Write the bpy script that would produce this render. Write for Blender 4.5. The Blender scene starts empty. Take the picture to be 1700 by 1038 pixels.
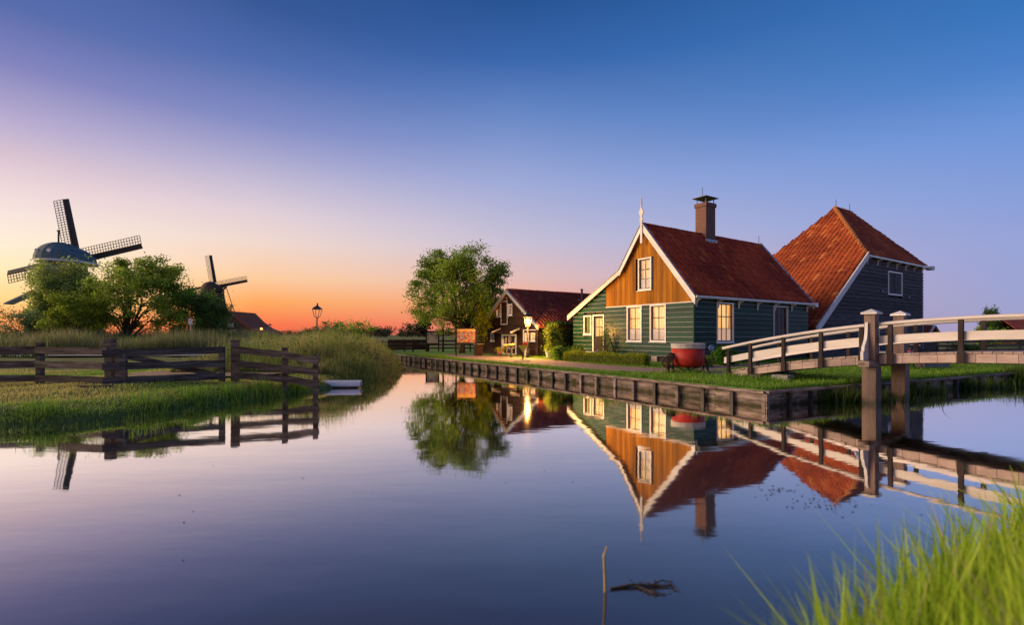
import bpy, bmesh, math, random
import numpy as np
from mathutils import Vector, Matrix

random.seed(7); RNG = np.random.default_rng(11)
sc = bpy.context.scene
COL = sc.collection
R = math.radians

# ------------------------------------------------------------------ camera, sky, sun, exposure
cam_data = bpy.data.cameras.new('camera'); cam = bpy.data.objects.new('camera', cam_data); COL.objects.link(cam)
cam.location = (0, 0, 1.9); cam.rotation_euler = (R(90), 0, 0)
cam_data.sensor_width = 36; cam_data.lens = 36 * 800 / 1700; cam_data.shift_y = 37 / 1700
cam_data.dof.use_dof = True; cam_data.dof.focus_distance = 18.0; cam_data.dof.aperture_fstop = .85
cam_data.clip_start = 0.05; cam_data.clip_end = 9000
sc.camera = cam
sc.render.engine = 'CYCLES'
sc.cycles.use_denoising = True
sc.cycles.max_bounces = 8; sc.cycles.transparent_max_bounces = 12
sc.cycles.sample_clamp_indirect = 6
sc.view_settings.view_transform = 'Standard'; sc.view_settings.look = 'None'
sc.view_settings.exposure = 0.0; sc.view_settings.gamma = 1.0

SUN_AZ, SUN_EL = R(-86), R(20)          # azimuth measured from the viewing direction, left is negative
def lin(c): return tuple(((v / 255) / 12.92 if v / 255 < .04045 else ((v / 255 + .055) / 1.055) ** 2.4) for v in c)

world = bpy.data.worlds.new('World'); sc.world = world; world.use_nodes = True
nt = world.node_tree; N = nt.nodes; L = nt.links; N.clear()
def nn(tree, kind, **kw):
    n = tree.nodes.new(kind)
    for k, v in kw.items(): setattr(n, k, v)
    return n
out = nn(nt, 'ShaderNodeOutputWorld'); bg = nn(nt, 'ShaderNodeBackground'); L.new(bg.outputs[0], out.inputs[0])
tc = nn(nt, 'ShaderNodeTexCoord'); sep = nn(nt, 'ShaderNodeSeparateXYZ'); L.new(tc.outputs['Generated'], sep.inputs[0])
def mth(op, a, b=None, clamp=False):
    n = nn(nt, 'ShaderNodeMath', operation=op, use_clamp=clamp)
    for i, s in enumerate((a, b)):
        if s is None: continue
        if isinstance(s, (int, float)): n.inputs[i].default_value = s
        else: L.new(s, n.inputs[i])
    return n.outputs[0]
zc = mth('MAXIMUM', sep.outputs[2], 0.0)
hl = mth('SQRT', mth('ADD', mth('MULTIPLY', sep.outputs[0], sep.outputs[0]), mth('MULTIPLY', sep.outputs[1], sep.outputs[1])))
dot = mth('ADD', mth('MULTIPLY', sep.outputs[0], math.sin(SUN_AZ)), mth('MULTIPLY', sep.outputs[1], math.cos(SUN_AZ)))
s_az = mth('DIVIDE', dot, mth('MAXIMUM', hl, 1e-4))
# dusk sky: colour by height above the horizon, at four bearings from the sunset
SKY = {
 -850: [(556,(255,140,80),1.1),(530,(255,165,95),1.12),(500,(255,205,130),1.12),(450,(255,228,178),1.08),(400,(254,235,212),1.04),(350,(249,230,222),1),(300,(237,214,218),1),(250,(216,194,209),1),(200,(188,175,209),1),(100,(132,133,190),1),(0,(88,108,172),1)],
 -425: [(556,(244,112,84),1.0),(540,(252,118,76),1.0),(500,(255,172,98),1.0),(460,(254,205,160),1),(400,(242,217,206),1),(350,(226,208,216),1),(300,(198,189,213),1),(250,(166,165,206),1),(200,(132,142,197),1),(100,(82,110,175),1),(0,(56,88,150),1)],
 0: [(556,(214,124,112),1),(540,(232,136,112),1),(500,(244,172,140),1),(460,(228,190,184),1),(400,(200,192,212),1),(300,(158,170,216),1),(200,(110,140,200),1),(100,(60,104,174),1),(0,(40,84,148),1)],
 850: [(556,(164,160,198),1),(500,(158,164,208),1),(400,(152,164,216),1),(300,(132,158,218),1),(200,(108,148,216),1),(100,(74,128,200),1),(0,(56,116,186),1)],
}
ZM = 0.72
def ramp_for(xo):
    r = nn(nt, 'ShaderNodeValToRGB'); cr = r.color_ramp; cr.interpolation = 'B_SPLINE' if False else 'LINEAR'
    st = []
    for y, c, k in SKY[xo]:
        dy = 556 - y; z = dy / math.sqrt(xo * xo + 800 * 800 + dy * dy)
        st.append((z / ZM, tuple(v * k for v in lin(c))))
    st.append((1.0, lin((30, 74, 140))))
    while len(cr.elements) < len(st): cr.elements.new(0.5)
    for e, (p, c) in zip(cr.elements, st): e.position = p; e.color = (*c, 1)
    L.new(mth('DIVIDE', zc, ZM, True), r.inputs[0])
    return r.outputs[0]
cols = [ramp_for(k) for k in (850, 0, -425, -850)]
bear = [math.cos(math.atan2(k, 800) - SUN_AZ) for k in (850, 0, -425, -850)]
cur = cols[0]
for i in range(1, 4):
    mr = nn(nt, 'ShaderNodeMapRange', clamp=True); mr.interpolation_type = 'LINEAR'
    mr.inputs[1].default_value = bear[i - 1]; mr.inputs[2].default_value = bear[i]
    L.new(s_az, mr.inputs[0])
    mx = nn(nt, 'ShaderNodeMix', data_type='RGBA'); L.new(mr.outputs[0], mx.inputs['Factor'])
    L.new(cur, mx.inputs['A']); L.new(cols[i], mx.inputs['B']); cur = mx.outputs['Result']
L.new(cur, bg.inputs[0])
bg.inputs[1].default_value = 1.0
world.cycles.sampling_method = 'MANUAL'; world.cycles.sample_map_resolution = 512

sd = bpy.data.lights.new('sun', 'SUN'); sun = bpy.data.objects.new('sun', sd); COL.objects.link(sun)
sd.energy = 4.4; sd.angle = R(42); sd.color = (1.0, 0.70, 0.44)
sdir = Vector((math.sin(SUN_AZ) * math.cos(SUN_EL), math.cos(SUN_AZ) * math.cos(SUN_EL), math.sin(SUN_EL)))
sun.rotation_euler = sdir.to_track_quat('Z', 'Y').to_euler(); sun.location = sdir * 60

# ------------------------------------------------------------------ helpers
def tag(o, label=None, cat=None, group=None, kind=None):
    if label: o['label'] = label
    if cat: o['category'] = cat
    if group: o['group'] = group
    if kind: o['kind'] = kind
    return o
def empty(name, loc=(0, 0, 0), rz=0, label=None, cat=None, group=None):
    o = bpy.data.objects.new(name, None); COL.objects.link(o); o.location = loc; o.rotation_euler = (0, 0, rz)
    o.empty_display_size = .3
    return tag(o, label, cat, group)
class MB:
    def __init__(s): s.v = []; s.f = []; s.m = []
    def poly(s, pts, mi=0):
        i = len(s.v); s.v += [tuple(p) for p in pts]; s.f.append(tuple(range(i, i + len(pts)))); s.m.append(mi); return s
    def hexa(s, p, mi=0):      # 8 points: bottom ring then top ring
        i = len(s.v); s.v += [tuple(q) for q in p]
        for f in ((3, 2, 1, 0), (4, 5, 6, 7), (0, 1, 5, 4), (1, 2, 6, 5), (2, 3, 7, 6), (3, 0, 4, 7)):
            s.f.append(tuple(i + k for k in f)); s.m.append(mi)
        return s
    def box(s, a, b, mi=0):
        x0, y0, z0 = a; x1, y1, z1 = b
        return s.hexa([(x0, y0, z0), (x1, y0, z0), (x1, y1, z0), (x0, y1, z0), (x0, y0, z1), (x1, y0, z1), (x1, y1, z1), (x0, y1, z1)], mi)
    def beam(s, p, q, w, h, mi=0, up=(0, 0, 1), w2=None, h2=None):
        p = Vector(p); q = Vector(q); d = (q - p).normalized(); a = d.cross(Vector(up))
        if a.length < 1e-4: a = d.cross(Vector((1, 0, 0)))
        a.normalize(); b = a.cross(d)
        w2 = w if w2 is None else w2; h2 = h if h2 is None else h2
        r1 = [p + a * (i * w / 2) + b * (j * h / 2) for i, j in ((-1, -1), (1, -1), (1, 1), (-1, 1))]
        r2 = [q + a * (i * w2 / 2) + b * (j * h2 / 2) for i, j in ((-1, -1), (1, -1), (1, 1), (-1, 1))]
        return s.hexa(r1 + r2, mi)
    def prism(s, pts, ext, mi=0):
        ext = Vector(ext); n = len(pts); i = len(s.v)
        s.v += [tuple(Vector(p)) for p in pts] + [tuple(Vector(p) + ext) for p in pts]
        s.f.append(tuple(range(i, i + n))); s.f.append(tuple(range(i + 2 * n - 1, i + n - 1, -1))); s.m += [mi, mi]
        for k in range(n):
            s.f.append((i + k, i + n + k, i + n + (k + 1) % n, i + (k + 1) % n)); s.m.append(mi)
        return s
    def tube(s, pts, rad, n=8, mi=0):
        pts = [Vector(p) for p in pts]
        if isinstance(rad, (int, float)): rad = [rad] * len(pts)
        i0 = len(s.v); prev = None
        for k, p in enumerate(pts):
            d = (pts[min(k + 1, len(pts) - 1)] - pts[max(k - 1, 0)]).normalized()
            a = d.cross(prev) if prev else d.cross(Vector((0.13, 0.2, 1)))
            if a.length < 1e-3: a = d.cross(Vector((1, 0.1, 0)))
            a.normalize(); b = d.cross(a).normalized(); prev = b * -1 if False else a.cross(d)
            prev = b
            for j in range(n):
                t = 2 * math.pi * j / n
                s.v.append(tuple(p + (a * math.cos(t) + b * math.sin(t)) * rad[k]))
            prev = None
        for k in range(len(pts) - 1):
            for j in range(n):
                s.f.append((i0 + k * n + j, i0 + k * n + (j + 1) % n, i0 + (k + 1) * n + (j + 1) % n, i0 + (k + 1) * n + j)); s.m.append(mi)
        s.f.append(tuple(i0 + j for j in reversed(range(n)))); s.m.append(mi)
        s.f.append(tuple(i0 + (len(pts) - 1) * n + j for j in range(n))); s.m.append(mi)
        return s
    def lathe(s, prof, c=(0, 0, 0), n=20, mi=0, sx=1, sy=1, axis='z'):
        i0 = len(s.v)
        for r, z in prof:
            for j in range(n):
                t = 2 * math.pi * (j + .5) / n; x = r * math.cos(t) * sx; y = r * math.sin(t) * sy
                if axis == 'z': p = (c[0] + x, c[1] + y, c[2] + z)
                elif axis == 'y': p = (c[0] + x, c[1] + z, c[2] + y)
                else: p = (c[0] + z, c[1] + x, c[2] + y)
                s.v.append(p)
        for k in range(len(prof) - 1):
            for j in range(n):
                s.f.append((i0 + k * n + j, i0 + k * n + (j + 1) % n, i0 + (k + 1) * n + (j + 1) % n, i0 + (k + 1) * n + j)); s.m.append(mi)
        s.f.append(tuple(i0 + j for j in reversed(range(n)))); s.m.append(mi)
        s.f.append(tuple(i0 + (len(prof) - 1) * n + j for j in range(n))); s.m.append(mi)
        return s
    def build(s, name, mats, parent=None, smooth=False, bevel=0, loc=None):
        me = bpy.data.meshes.new(name); me.from_pydata(s.v, [], s.f)
        if not isinstance(mats, (list, tuple)): mats = [mats]
        for m in mats: me.materials.append(m)
        me.polygons.foreach_set('material_index', s.m)
        bm = bmesh.new(); bm.from_mesh(me); bmesh.ops.recalc_face_normals(bm, faces=bm.faces); bm.to_mesh(me); bm.free()
        if smooth:
            for p in me.polygons: p.use_smooth = True
        o = bpy.data.objects.new(name, me); COL.objects.link(o)
        if parent: o.parent = parent
        if loc: o.location = loc
        if bevel:
            b = o.modifiers.new('bevel', 'BEVEL'); b.width = bevel; b.segments = 2; b.limit_method = 'ANGLE'
        return o
def np_mesh(name, verts, faces_flat, counts, mat, parent=None, col=None, smooth=False):
    me = bpy.data.meshes.new(name)
    me.vertices.add(len(verts)); me.vertices.foreach_set('co', np.ascontiguousarray(verts, dtype=np.float32).ravel())
    me.loops.add(len(faces_flat)); me.loops.foreach_set('vertex_index', np.ascontiguousarray(faces_flat, dtype=np.int32))
    me.polygons.add(len(counts)); st = np.concatenate([[0], np.cumsum(counts)[:-1]]).astype(np.int32)
    me.polygons.foreach_set('loop_start', st)
    me.update(calc_edges=True)
    if smooth: me.polygons.foreach_set('use_smooth', np.ones(len(counts), dtype=bool))
    if col is not None:
        a = me.color_attributes.new('Col', 'FLOAT_COLOR', 'POINT')
        c4 = np.ones((len(verts), 4), dtype=np.float32); c4[:, :3] = col
        a.data.foreach_set('color', c4.ravel())
    me.materials.append(mat); me.validate()
    o = bpy.data.objects.new(name, me); COL.objects.link(o)
    if parent: o.parent = parent
    return o

# ------------------------------------------------------------------ materials
def mat_base(name):
    m = bpy.data.materials.new(name); m.use_nodes = True; t = m.node_tree
    b = t.nodes['Principled BSDF']; return m, t, b
def noise_mat(name, c1, c2, scale=3.0, rough=.7, stretch=(1, 1, 1), bump=0.0, detail=6, c3=None, fine=0, spec=.4, coat=0, lo=.35, hi=.65, bscale=None, rvar=0, metal=0):
    m, t, b = mat_base(name); ln = t.links
    tc = nn(t, 'ShaderNodeTexCoord'); mp = nn(t, 'ShaderNodeMapping'); mp.inputs['Scale'].default_value = stretch
    ln.new(tc.outputs['Object'], mp.inputs[0])
    no = nn(t, 'ShaderNodeTexNoise'); no.inputs['Scale'].default_value = scale; no.inputs['Detail'].default_value = detail; no.inputs['Roughness'].default_value = .65
    ln.new(mp.outputs[0], no.inputs['Vector'])
    r = nn(t, 'ShaderNodeValToRGB'); r.color_ramp.elements[0].position = lo; r.color_ramp.elements[1].position = hi
    r.color_ramp.elements[0].color = (*c1, 1); r.color_ramp.elements[1].color = (*c2, 1)
    if c3: e = r.color_ramp.elements.new(min(.95, hi + .12)); e.color = (*c3, 1)
    ln.new(no.outputs[0], r.inputs[0]); colr = r.outputs[0]
    oi = nn(t, 'ShaderNodeObjectInfo'); hv = nn(t, 'ShaderNodeHueSaturation')     # every piece its own tone
    mr = nn(t, 'ShaderNodeMapRange'); ln.new(oi.outputs['Random'], mr.inputs[0]); mr.inputs[3].default_value = .72; mr.inputs[4].default_value = 1.22
    ln.new(mr.outputs[0], hv.inputs['Value']); ln.new(colr, hv.inputs['Color']); colr = hv.outputs[0]
    ln.new(colr, b.inputs['Base Color']); b.inputs['Roughness'].default_value = rough
    b.inputs['Specular IOR Level'].default_value = spec; b.inputs['Coat Weight'].default_value = coat; b.inputs['Coat Roughness'].default_value = .12
    b.inputs['Metallic'].default_value = metal
    if rvar:
        m2 = nn(t, 'ShaderNodeMapRange'); ln.new(no.outputs[0], m2.inputs[0]); m2.inputs[1].default_value = .3; m2.inputs[2].default_value = .7
        m2.inputs[3].default_value = max(.02, rough - rvar); m2.inputs[4].default_value = rough + rvar; ln.new(m2.outputs[0], b.inputs['Roughness'])
    if bump:
        n2 = nn(t, 'ShaderNodeTexNoise'); n2.inputs['Scale'].default_value = bscale or scale * 4; n2.inputs['Detail'].default_value = 5
        ln.new(mp.outputs[0], n2.inputs['Vector'])
        bp = nn(t, 'ShaderNodeBump'); bp.inputs['Strength'].default_value = bump; bp.inputs['Distance'].default_value = .02
        ln.new(n2.outputs[0], bp.inputs['Height']); ln.new(bp.outputs[0], b.inputs['Normal'])
        if coat: ln.new(bp.outputs[0], b.inputs['Coat Normal'])
    return m
def tile_mat(name):
    m, t, b = mat_base(name); ln = t.links
    at = nn(t, 'ShaderNodeAttribute', attribute_name='Col'); tc = nn(t, 'ShaderNodeTexCoord')
    no = nn(t, 'ShaderNodeTexNoise'); no.inputs['Scale'].default_value = 3.5; no.inputs['Detail'].default_value = 9; no.inputs['Roughness'].default_value = .7; ln.new(tc.outputs['Object'], no.inputs['Vector'])
    r = nn(t, 'ShaderNodeValToRGB'); r.color_ramp.elements[0].position = .3; r.color_ramp.elements[1].position = .7; r.color_ramp.elements[0].color = (.55, .5, .5, 1); r.color_ramp.elements[1].color = (1.25, 1.2, 1.1, 1); ln.new(no.outputs[0], r.inputs[0])
    mx = nn(t, 'ShaderNodeMix', data_type='RGBA', blend_type='MULTIPLY'); mx.inputs['Factor'].default_value = 1; ln.new(at.outputs[0], mx.inputs['A']); ln.new(r.outputs[0], mx.inputs['B'])
    ln.new(mx.outputs['Result'], b.inputs['Base Color']); b.inputs['Roughness'].default_value = .65; b.inputs['Specular IOR Level'].default_value = .15
    bp = nn(t, 'ShaderNodeBump'); bp.inputs['Strength'].default_value = .3; bp.inputs['Distance'].default_value = .02; ln.new(no.outputs[0], bp.inputs['Height']); ln.new(bp.outputs[0], b.inputs['Normal']); return m
def foliage_mat(name, trans=.35, rough=.55, spec=.25):
    m, t, b = mat_base(name); ln = t.links
    at = nn(t, 'ShaderNodeAttribute', attribute_name='Col')
    b.inputs['Roughness'].default_value = rough; b.inputs['Specular IOR Level'].default_value = spec
    ln.new(at.outputs[0], b.inputs['Base Color'])
    tr = nn(t, 'ShaderNodeBsdfTranslucent'); ln.new(at.outputs[0], tr.inputs[0])
    mx = nn(t, 'ShaderNodeMixShader'); mx.inputs[0].default_value = trans
    ln.new(b.outputs[0], mx.inputs[1]); ln.new(tr.outputs[0], mx.inputs[2])
    ln.new(mx.outputs[0], t.nodes['Material Output'].inputs[0]); return m
def emit_mat(name, c, k, c2=None, scale=2, stretch=(1, 1, 1)):
    m, t, b = mat_base(name); ln = t.links
    b.inputs['Base Color'].default_value = (.06, .05, .04, 1)
    b.inputs['Emission Color'].default_value = (*c, 1); b.inputs['Emission Strength'].default_value = k
    if c2:
        tc = nn(t, 'ShaderNodeTexCoord'); mp = nn(t, 'ShaderNodeMapping'); mp.inputs['Scale'].default_value = stretch
        ln.new(tc.outputs['Object'], mp.inputs[0])
        no = nn(t, 'ShaderNodeTexNoise'); no.inputs['Scale'].default_value = scale; no.inputs['Detail'].default_value = 3; ln.new(mp.outputs[0], no.inputs['Vector'])
        r = nn(t, 'ShaderNodeValToRGB'); r.color_ramp.elements[0].position = .38; r.color_ramp.elements[1].position = .62
        r.color_ramp.elements[0].color = (*c, 1); r.color_ramp.elements[1].color = (*c2, 1)
        ln.new(no.outputs[0], r.inputs[0]); ln.new(r.outputs[0], b.inputs['Emission Color'])
    return m

M = {}
M['green'] = noise_mat('green_gloss_paint', (.004, .028, .020), (.011, .056, .035), 1.6, .32, (.5, .5, 4), .10, coat=0, spec=.07, bscale=2.0, rvar=.16)
M['sunset_tinted'] = noise_mat('sunset_tinted_boards', (.20, .082, .010), (.40, .160, .014), .9, .5, (3, 3, .3), .15, bscale=4.0, rvar=.1, spec=.04, c3=(.30, .16, .02))  # green gable boards, with the orange sunset reflection put into their base colour
M['white'] = noise_mat('white_paint', (.60, .58, .56), (.76, .74, .71), 2.5, .5, bump=.1)
M['cream'] = noise_mat('cream_paint', (.62, .57, .53), (.76, .71, .66), 1.6, .5, bump=.1, stretch=(1, .4, 3), spec=.2)
M['edge'] = noise_mat('pale_board_edge', (.24, .25, .24), (.38, .38, .36), 3, .6, spec=.1)
M['dark_core'] = noise_mat('dark_wood_core', (.01, .01, .01), (.02, .018, .016), 3, .8)
M['black_board'] = noise_mat('tarred_boards', (.045, .043, .048), (.125, .118, .125), 1.8, .75, (.5, .5, 6), .2, rvar=.12, spec=.06)
M['brown_board'] = noise_mat('brown_boards', (.024, .013, .009), (.058, .031, .019), 1.4, .7, (.5, .5, 6), .2, spec=.06)
M['tile'] = noise_mat('red_clay_tile', (.17, .030, .020), (.36, .068, .03), 1.6, .65, bump=.2, c3=(.5, .13, .045), bscale=14, detail=9, spec=.15)
M['tile_barn'] = noise_mat('orange_clay_tile', (.24, .050, .018), (.44, .11, .03), 1.8, .65, bump=.2, c3=(.52, .18, .045), bscale=14, detail=8, spec=.15)
M['tile_dark'] = noise_mat('dark_clay_tile', (.14, .036, .028), (.27, .068, .045), 2.2, .7, bump=.2, spec=.15)
M['tile_vc'] = tile_mat('clay_tile_field')
M['moss'] = noise_mat('orange_lichen_ridge', (.38, .12, .03), (.48, .2, .04), 4, .7, bump=.2)
M['lead'] = noise_mat('lead_grey', (.30, .34, .40), (.42, .46, .52), 4, .45, bump=.1)
M['metal_dark'] = noise_mat('black_iron', (.012, .012, .013), (.03, .028, .026), 6, .45, bump=.15)
M['rust'] = noise_mat('rusty_iron', (.035, .018, .012), (.10, .04, .02), 9, .7, bump=.3)
M['red'] = noise_mat('red_enamel', (.34, .020, .014), (.52, .035, .02), 5, .5, bump=.3, c3=(.16, .03, .02), hi=.58, detail=9, spec=.25)
M['galv'] = noise_mat('weathered_grey_metal', (.34, .31, .29), (.52, .49, .46), 5, .5, (1, 1, .4), .2)
M['old_wood'] = noise_mat('weathered_fence_wood', (.04, .030, .026), (.17, .14, .12), 2.2, .85, (.5, .5, 5), .5, c3=(.32, .28, .24), bscale=10, spec=.1)
M['quay_wood'] = noise_mat('grey_quay_wood', (.09, .068, .056), (.32, .255, .215), 3.2, .8, (.6, .6, 3), .5, c3=(.09, .085, .04), bscale=9, spec=.1)
M['quay_dark'] = noise_mat('wet_quay_post', (.02, .017, .014), (.07, .055, .045), 3, .6, (1, 1, .5), .5)
M['deck_wood'] = noise_mat('pinkish_deck_wood', (.26, .19, .17), (.40, .31, .27), 2.4, .7, (1, .6, 2), .5, bscale=9)
M['brown_paint'] = noise_mat('dark_brown_paint', (.020, .015, .014), (.045, .033, .03), 2, .6, bump=.15, spec=.1)
M['post_brown'] = noise_mat('brown_post_wood', (.10, .065, .05), (.20, .13, .10), 2, .6, (2, 2, .5), .35)
M['path'] = None
M['leaf'] = foliage_mat('leaves', .52)
M['grass'] = foliage_mat('grass_blades', .4, .5)
M['bark'] = noise_mat('bark', (.035, .024, .016), (.09, .06, .04), 5, .85, (1, 1, .3), .8)
M['thatch'] = noise_mat('thatch', (.05, .03, .022), (.10, .062, .045), 4, .9, (1, 1, .25), .5)
M['teal'] = noise_mat('teal_paint', (.10, .15, .14), (.15, .21, .20), 2, .7, spec=.05)
M['sail'] = noise_mat('sail_wood', (.07, .04, .022), (.12, .07, .035), 3, .7)
M['board_dark'] = noise_mat('sail_board', (.025, .03, .022), (.045, .05, .035), 3, .6)
M['pipe'] = noise_mat('white_plastic', (.66, .70, .78), (.76, .80, .88), 3, .4)
M['concrete'] = noise_mat('grey_concrete', (.22, .21, .20), (.32, .31, .30), 5, .85, bump=.2)
M['terracotta'] = noise_mat('terracotta', (.30, .12, .05), (.40, .18, .08), 5, .7)
M['yellow'] = noise_mat('yellow_paint', (.45, .42, .03), (.55, .5, .05), 4, .5)
M['clog'] = noise_mat('clog_yellow', (.55, .33, .06), (.66, .42, .10), 4, .4)
M['blue'] = noise_mat('blue_sign', (.02, .10, .36), (.03, .13, .42), 4, .35)
M['lit'] = emit_mat('lit_curtain', (1.0, .44, .085), 1.0, (1.0, .60, .22), 1.3, (1, 1, .5))
M['lit_pale'] = emit_mat('lit_pale_curtain', (1.0, .56, .22), .74, (1.0, .66, .36), 1.2, (1, 1, .5))
M['lit_lace'] = emit_mat('lit_lace', (.95, .52, .30), .62, (.85, .55, .42), 9, (3, 3, .6))
M['lit_drape'] = emit_mat('lit_drape', (1.0, .42, .12), .62, (.8, .26, .06), 6, (6, 6, .3))
M['lit_yellow'] = emit_mat('lit_yellow_window', (.65, .42, .04), .55, (.25, .16, .02), 4)
M['lit_amber'] = emit_mat('amber_window', (.9, .5, .12), .5, (.5, .26, .06), 5)
M['curtain_dark'] = noise_mat('dark_curtain', (.02, .012, .012), (.09, .055, .05), 3, .8, (6, 6, .4))
M['lace'] = noise_mat('grey_lace', (.28, .28, .33), (.42, .42, .48), 6, .8, (5, 5, .4))
M['bulb'] = emit_mat('lamp_bulb', (1.0, .42, .05), 60)
M['sunset_bulb'] = emit_mat('far_lamp', (1.0, .35, .08), 6)
def glass():
    m, t, b = mat_base('window_glass'); ln = t.links
    tr = nn(t, 'ShaderNodeBsdfTransparent'); gl = nn(t, 'ShaderNodeBsdfGlossy'); gl.inputs['Roughness'].default_value = .03
    fr = nn(t, 'ShaderNodeFresnel'); fr.inputs[0].default_value = 1.25
    ge = nn(t, 'ShaderNodeNewGeometry'); iv = nn(t, 'ShaderNodeMath', operation='SUBTRACT'); iv.inputs[0].default_value = 1; ln.new(ge.outputs['Backfacing'], iv.inputs[1])
    mu = nn(t, 'ShaderNodeMath', operation='MULTIPLY'); ln.new(fr.outputs[0], mu.inputs[0]); ln.new(iv.outputs[0], mu.inputs[1])
    mx = nn(t, 'ShaderNodeMixShader'); ln.new(mu.outputs[0], mx.inputs[0]); ln.new(tr.outputs[0], mx.inputs[1]); ln.new(gl.outputs[0], mx.inputs[2])
    ln.new(mx.outputs[0], t.nodes['Material Output'].inputs[0]); return m
M['glass'] = glass()
def water_mat():
    m, t, b = mat_base('canal_water'); ln = t.links
    tc = nn(t, 'ShaderNodeTexCoord'); mp = nn(t, 'ShaderNodeMapping'); mp.inputs['Scale'].default_value = (.5, 1.3, 1)
    ln.new(tc.outputs['Object'], mp.inputs[0])
    no = nn(t, 'ShaderNodeTexNoise'); no.inputs['Scale'].default_value = .9; no.inputs['Detail'].default_value = 4; ln.new(mp.outputs[0], no.inputs['Vector'])
    bp = nn(t, 'ShaderNodeBump'); bp.inputs['Strength'].default_value = .07; bp.inputs['Distance'].default_value = .05; ln.new(no.outputs[0], bp.inputs['Height'])
    n2 = nn(t, 'ShaderNodeTexNoise'); n2.inputs['Scale'].default_value = .22; n2.inputs['Detail'].default_value = 5; ln.new(tc.outputs['Object'], n2.inputs['Vector'])
    mr = nn(t, 'ShaderNodeMapRange'); ln.new(n2.outputs[0], mr.inputs[0]); mr.inputs[1].default_value = .35; mr.inputs[2].default_value = .7; mr.inputs[3].default_value = .02; mr.inputs[4].default_value = .06   # breeze patches
    b.inputs['Base Color'].default_value = (.045, .038, .036, 1); b.inputs['Roughness'].default_value = .5; b.inputs['Specular IOR Level'].default_value = 0
    gl = nn(t, 'ShaderNodeBsdfGlossy'); gl.inputs['Color'].default_value = (1, .95, .90, 1); ln.new(mr.outputs[0], gl.inputs['Roughness']); ln.new(bp.outputs[0], gl.inputs['Normal'])
    fr = nn(t, 'ShaderNodeFresnel'); fr.inputs[0].default_value = 1.6; ln.new(bp.outputs[0], fr.inputs['Normal'])
    ma = nn(t, 'ShaderNodeMath', operation='MULTIPLY_ADD', use_clamp=True); ln.new(fr.outputs[0], ma.inputs[0]); ma.inputs[1].default_value = 2.75; ma.inputs[2].default_value = -.06
    mx = nn(t, 'ShaderNodeMixShader'); ln.new(ma.outputs[0], mx.inputs[0]); ln.new(b.outputs[0], mx.inputs[1]); ln.new(gl.outputs[0], mx.inputs[2]); ln.new(mx.outputs[0], t.nodes['Material Output'].inputs[0]); return m
M['water'] = water_mat()
def ground_mat(name, greens, tan, scale=.5, t_lo=.55, t_hi=.72):
    m, t, b = mat_base(name); ln = t.links
    tc = nn(t, 'ShaderNodeTexCoord')
    n1 = nn(t, 'ShaderNodeTexNoise'); n1.inputs['Scale'].default_value = 6; n1.inputs['Detail'].default_value = 8; ln.new(tc.outputs['Object'], n1.inputs['Vector'])
    r1 = nn(t, 'ShaderNodeValToRGB'); r1.color_ramp.elements[0].position = .3; r1.color_ramp.elements[1].position = .7
    r1.color_ramp.elements[0].color = (*greens[0], 1); r1.color_ramp.elements[1].color = (*greens[1], 1); ln.new(n1.outputs[0], r1.inputs[0])
    n2 = nn(t, 'ShaderNodeTexNoise'); n2.inputs['Scale'].default_value = scale; n2.inputs['Detail'].default_value = 7; ln.new(tc.outputs['Object'], n2.inputs['Vector'])
    r2 = nn(t, 'ShaderNodeValToRGB'); r2.color_ramp.elements[0].position = t_lo; r2.color_ramp.elements[1].position = t_hi; ln.new(n2.outputs[0], r2.inputs[0])
    mx = nn(t, 'ShaderNodeMix', data_type='RGBA'); ln.new(r2.outputs[0], mx.inputs['Factor']); ln.new(r1.outputs[0], mx.inputs['A']); mx.inputs['B'].default_value = (*tan, 1)
    ln.new(mx.outputs['Result'], b.inputs['Base Color']); b.inputs['Roughness'].default_value = .9; b.inputs['Specular IOR Level'].default_value = .15
    bp = nn(t, 'ShaderNodeBump'); bp.inputs['Strength'].default_value = .6; bp.inputs['Distance'].default_value = .05
    ln.new(n1.outputs[0], bp.inputs['Height']); ln.new(bp.outputs[0], b.inputs['Normal']); return m
M['ground'] = ground_mat('meadow_ground', ((.08, .11, .025), (.15, .18, .04)), (.28, .19, .09), .35)
M['lawn'] = ground_mat('lawn_ground', ((.08, .18, .016), (.13, .25, .03)), (.2, .22, .05), .5, .6, .8)
M['dirt'] = noise_mat('trodden_dirt', (.20, .13, .07), (.34, .22, .12), 5, .95, bump=.5)
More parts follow.
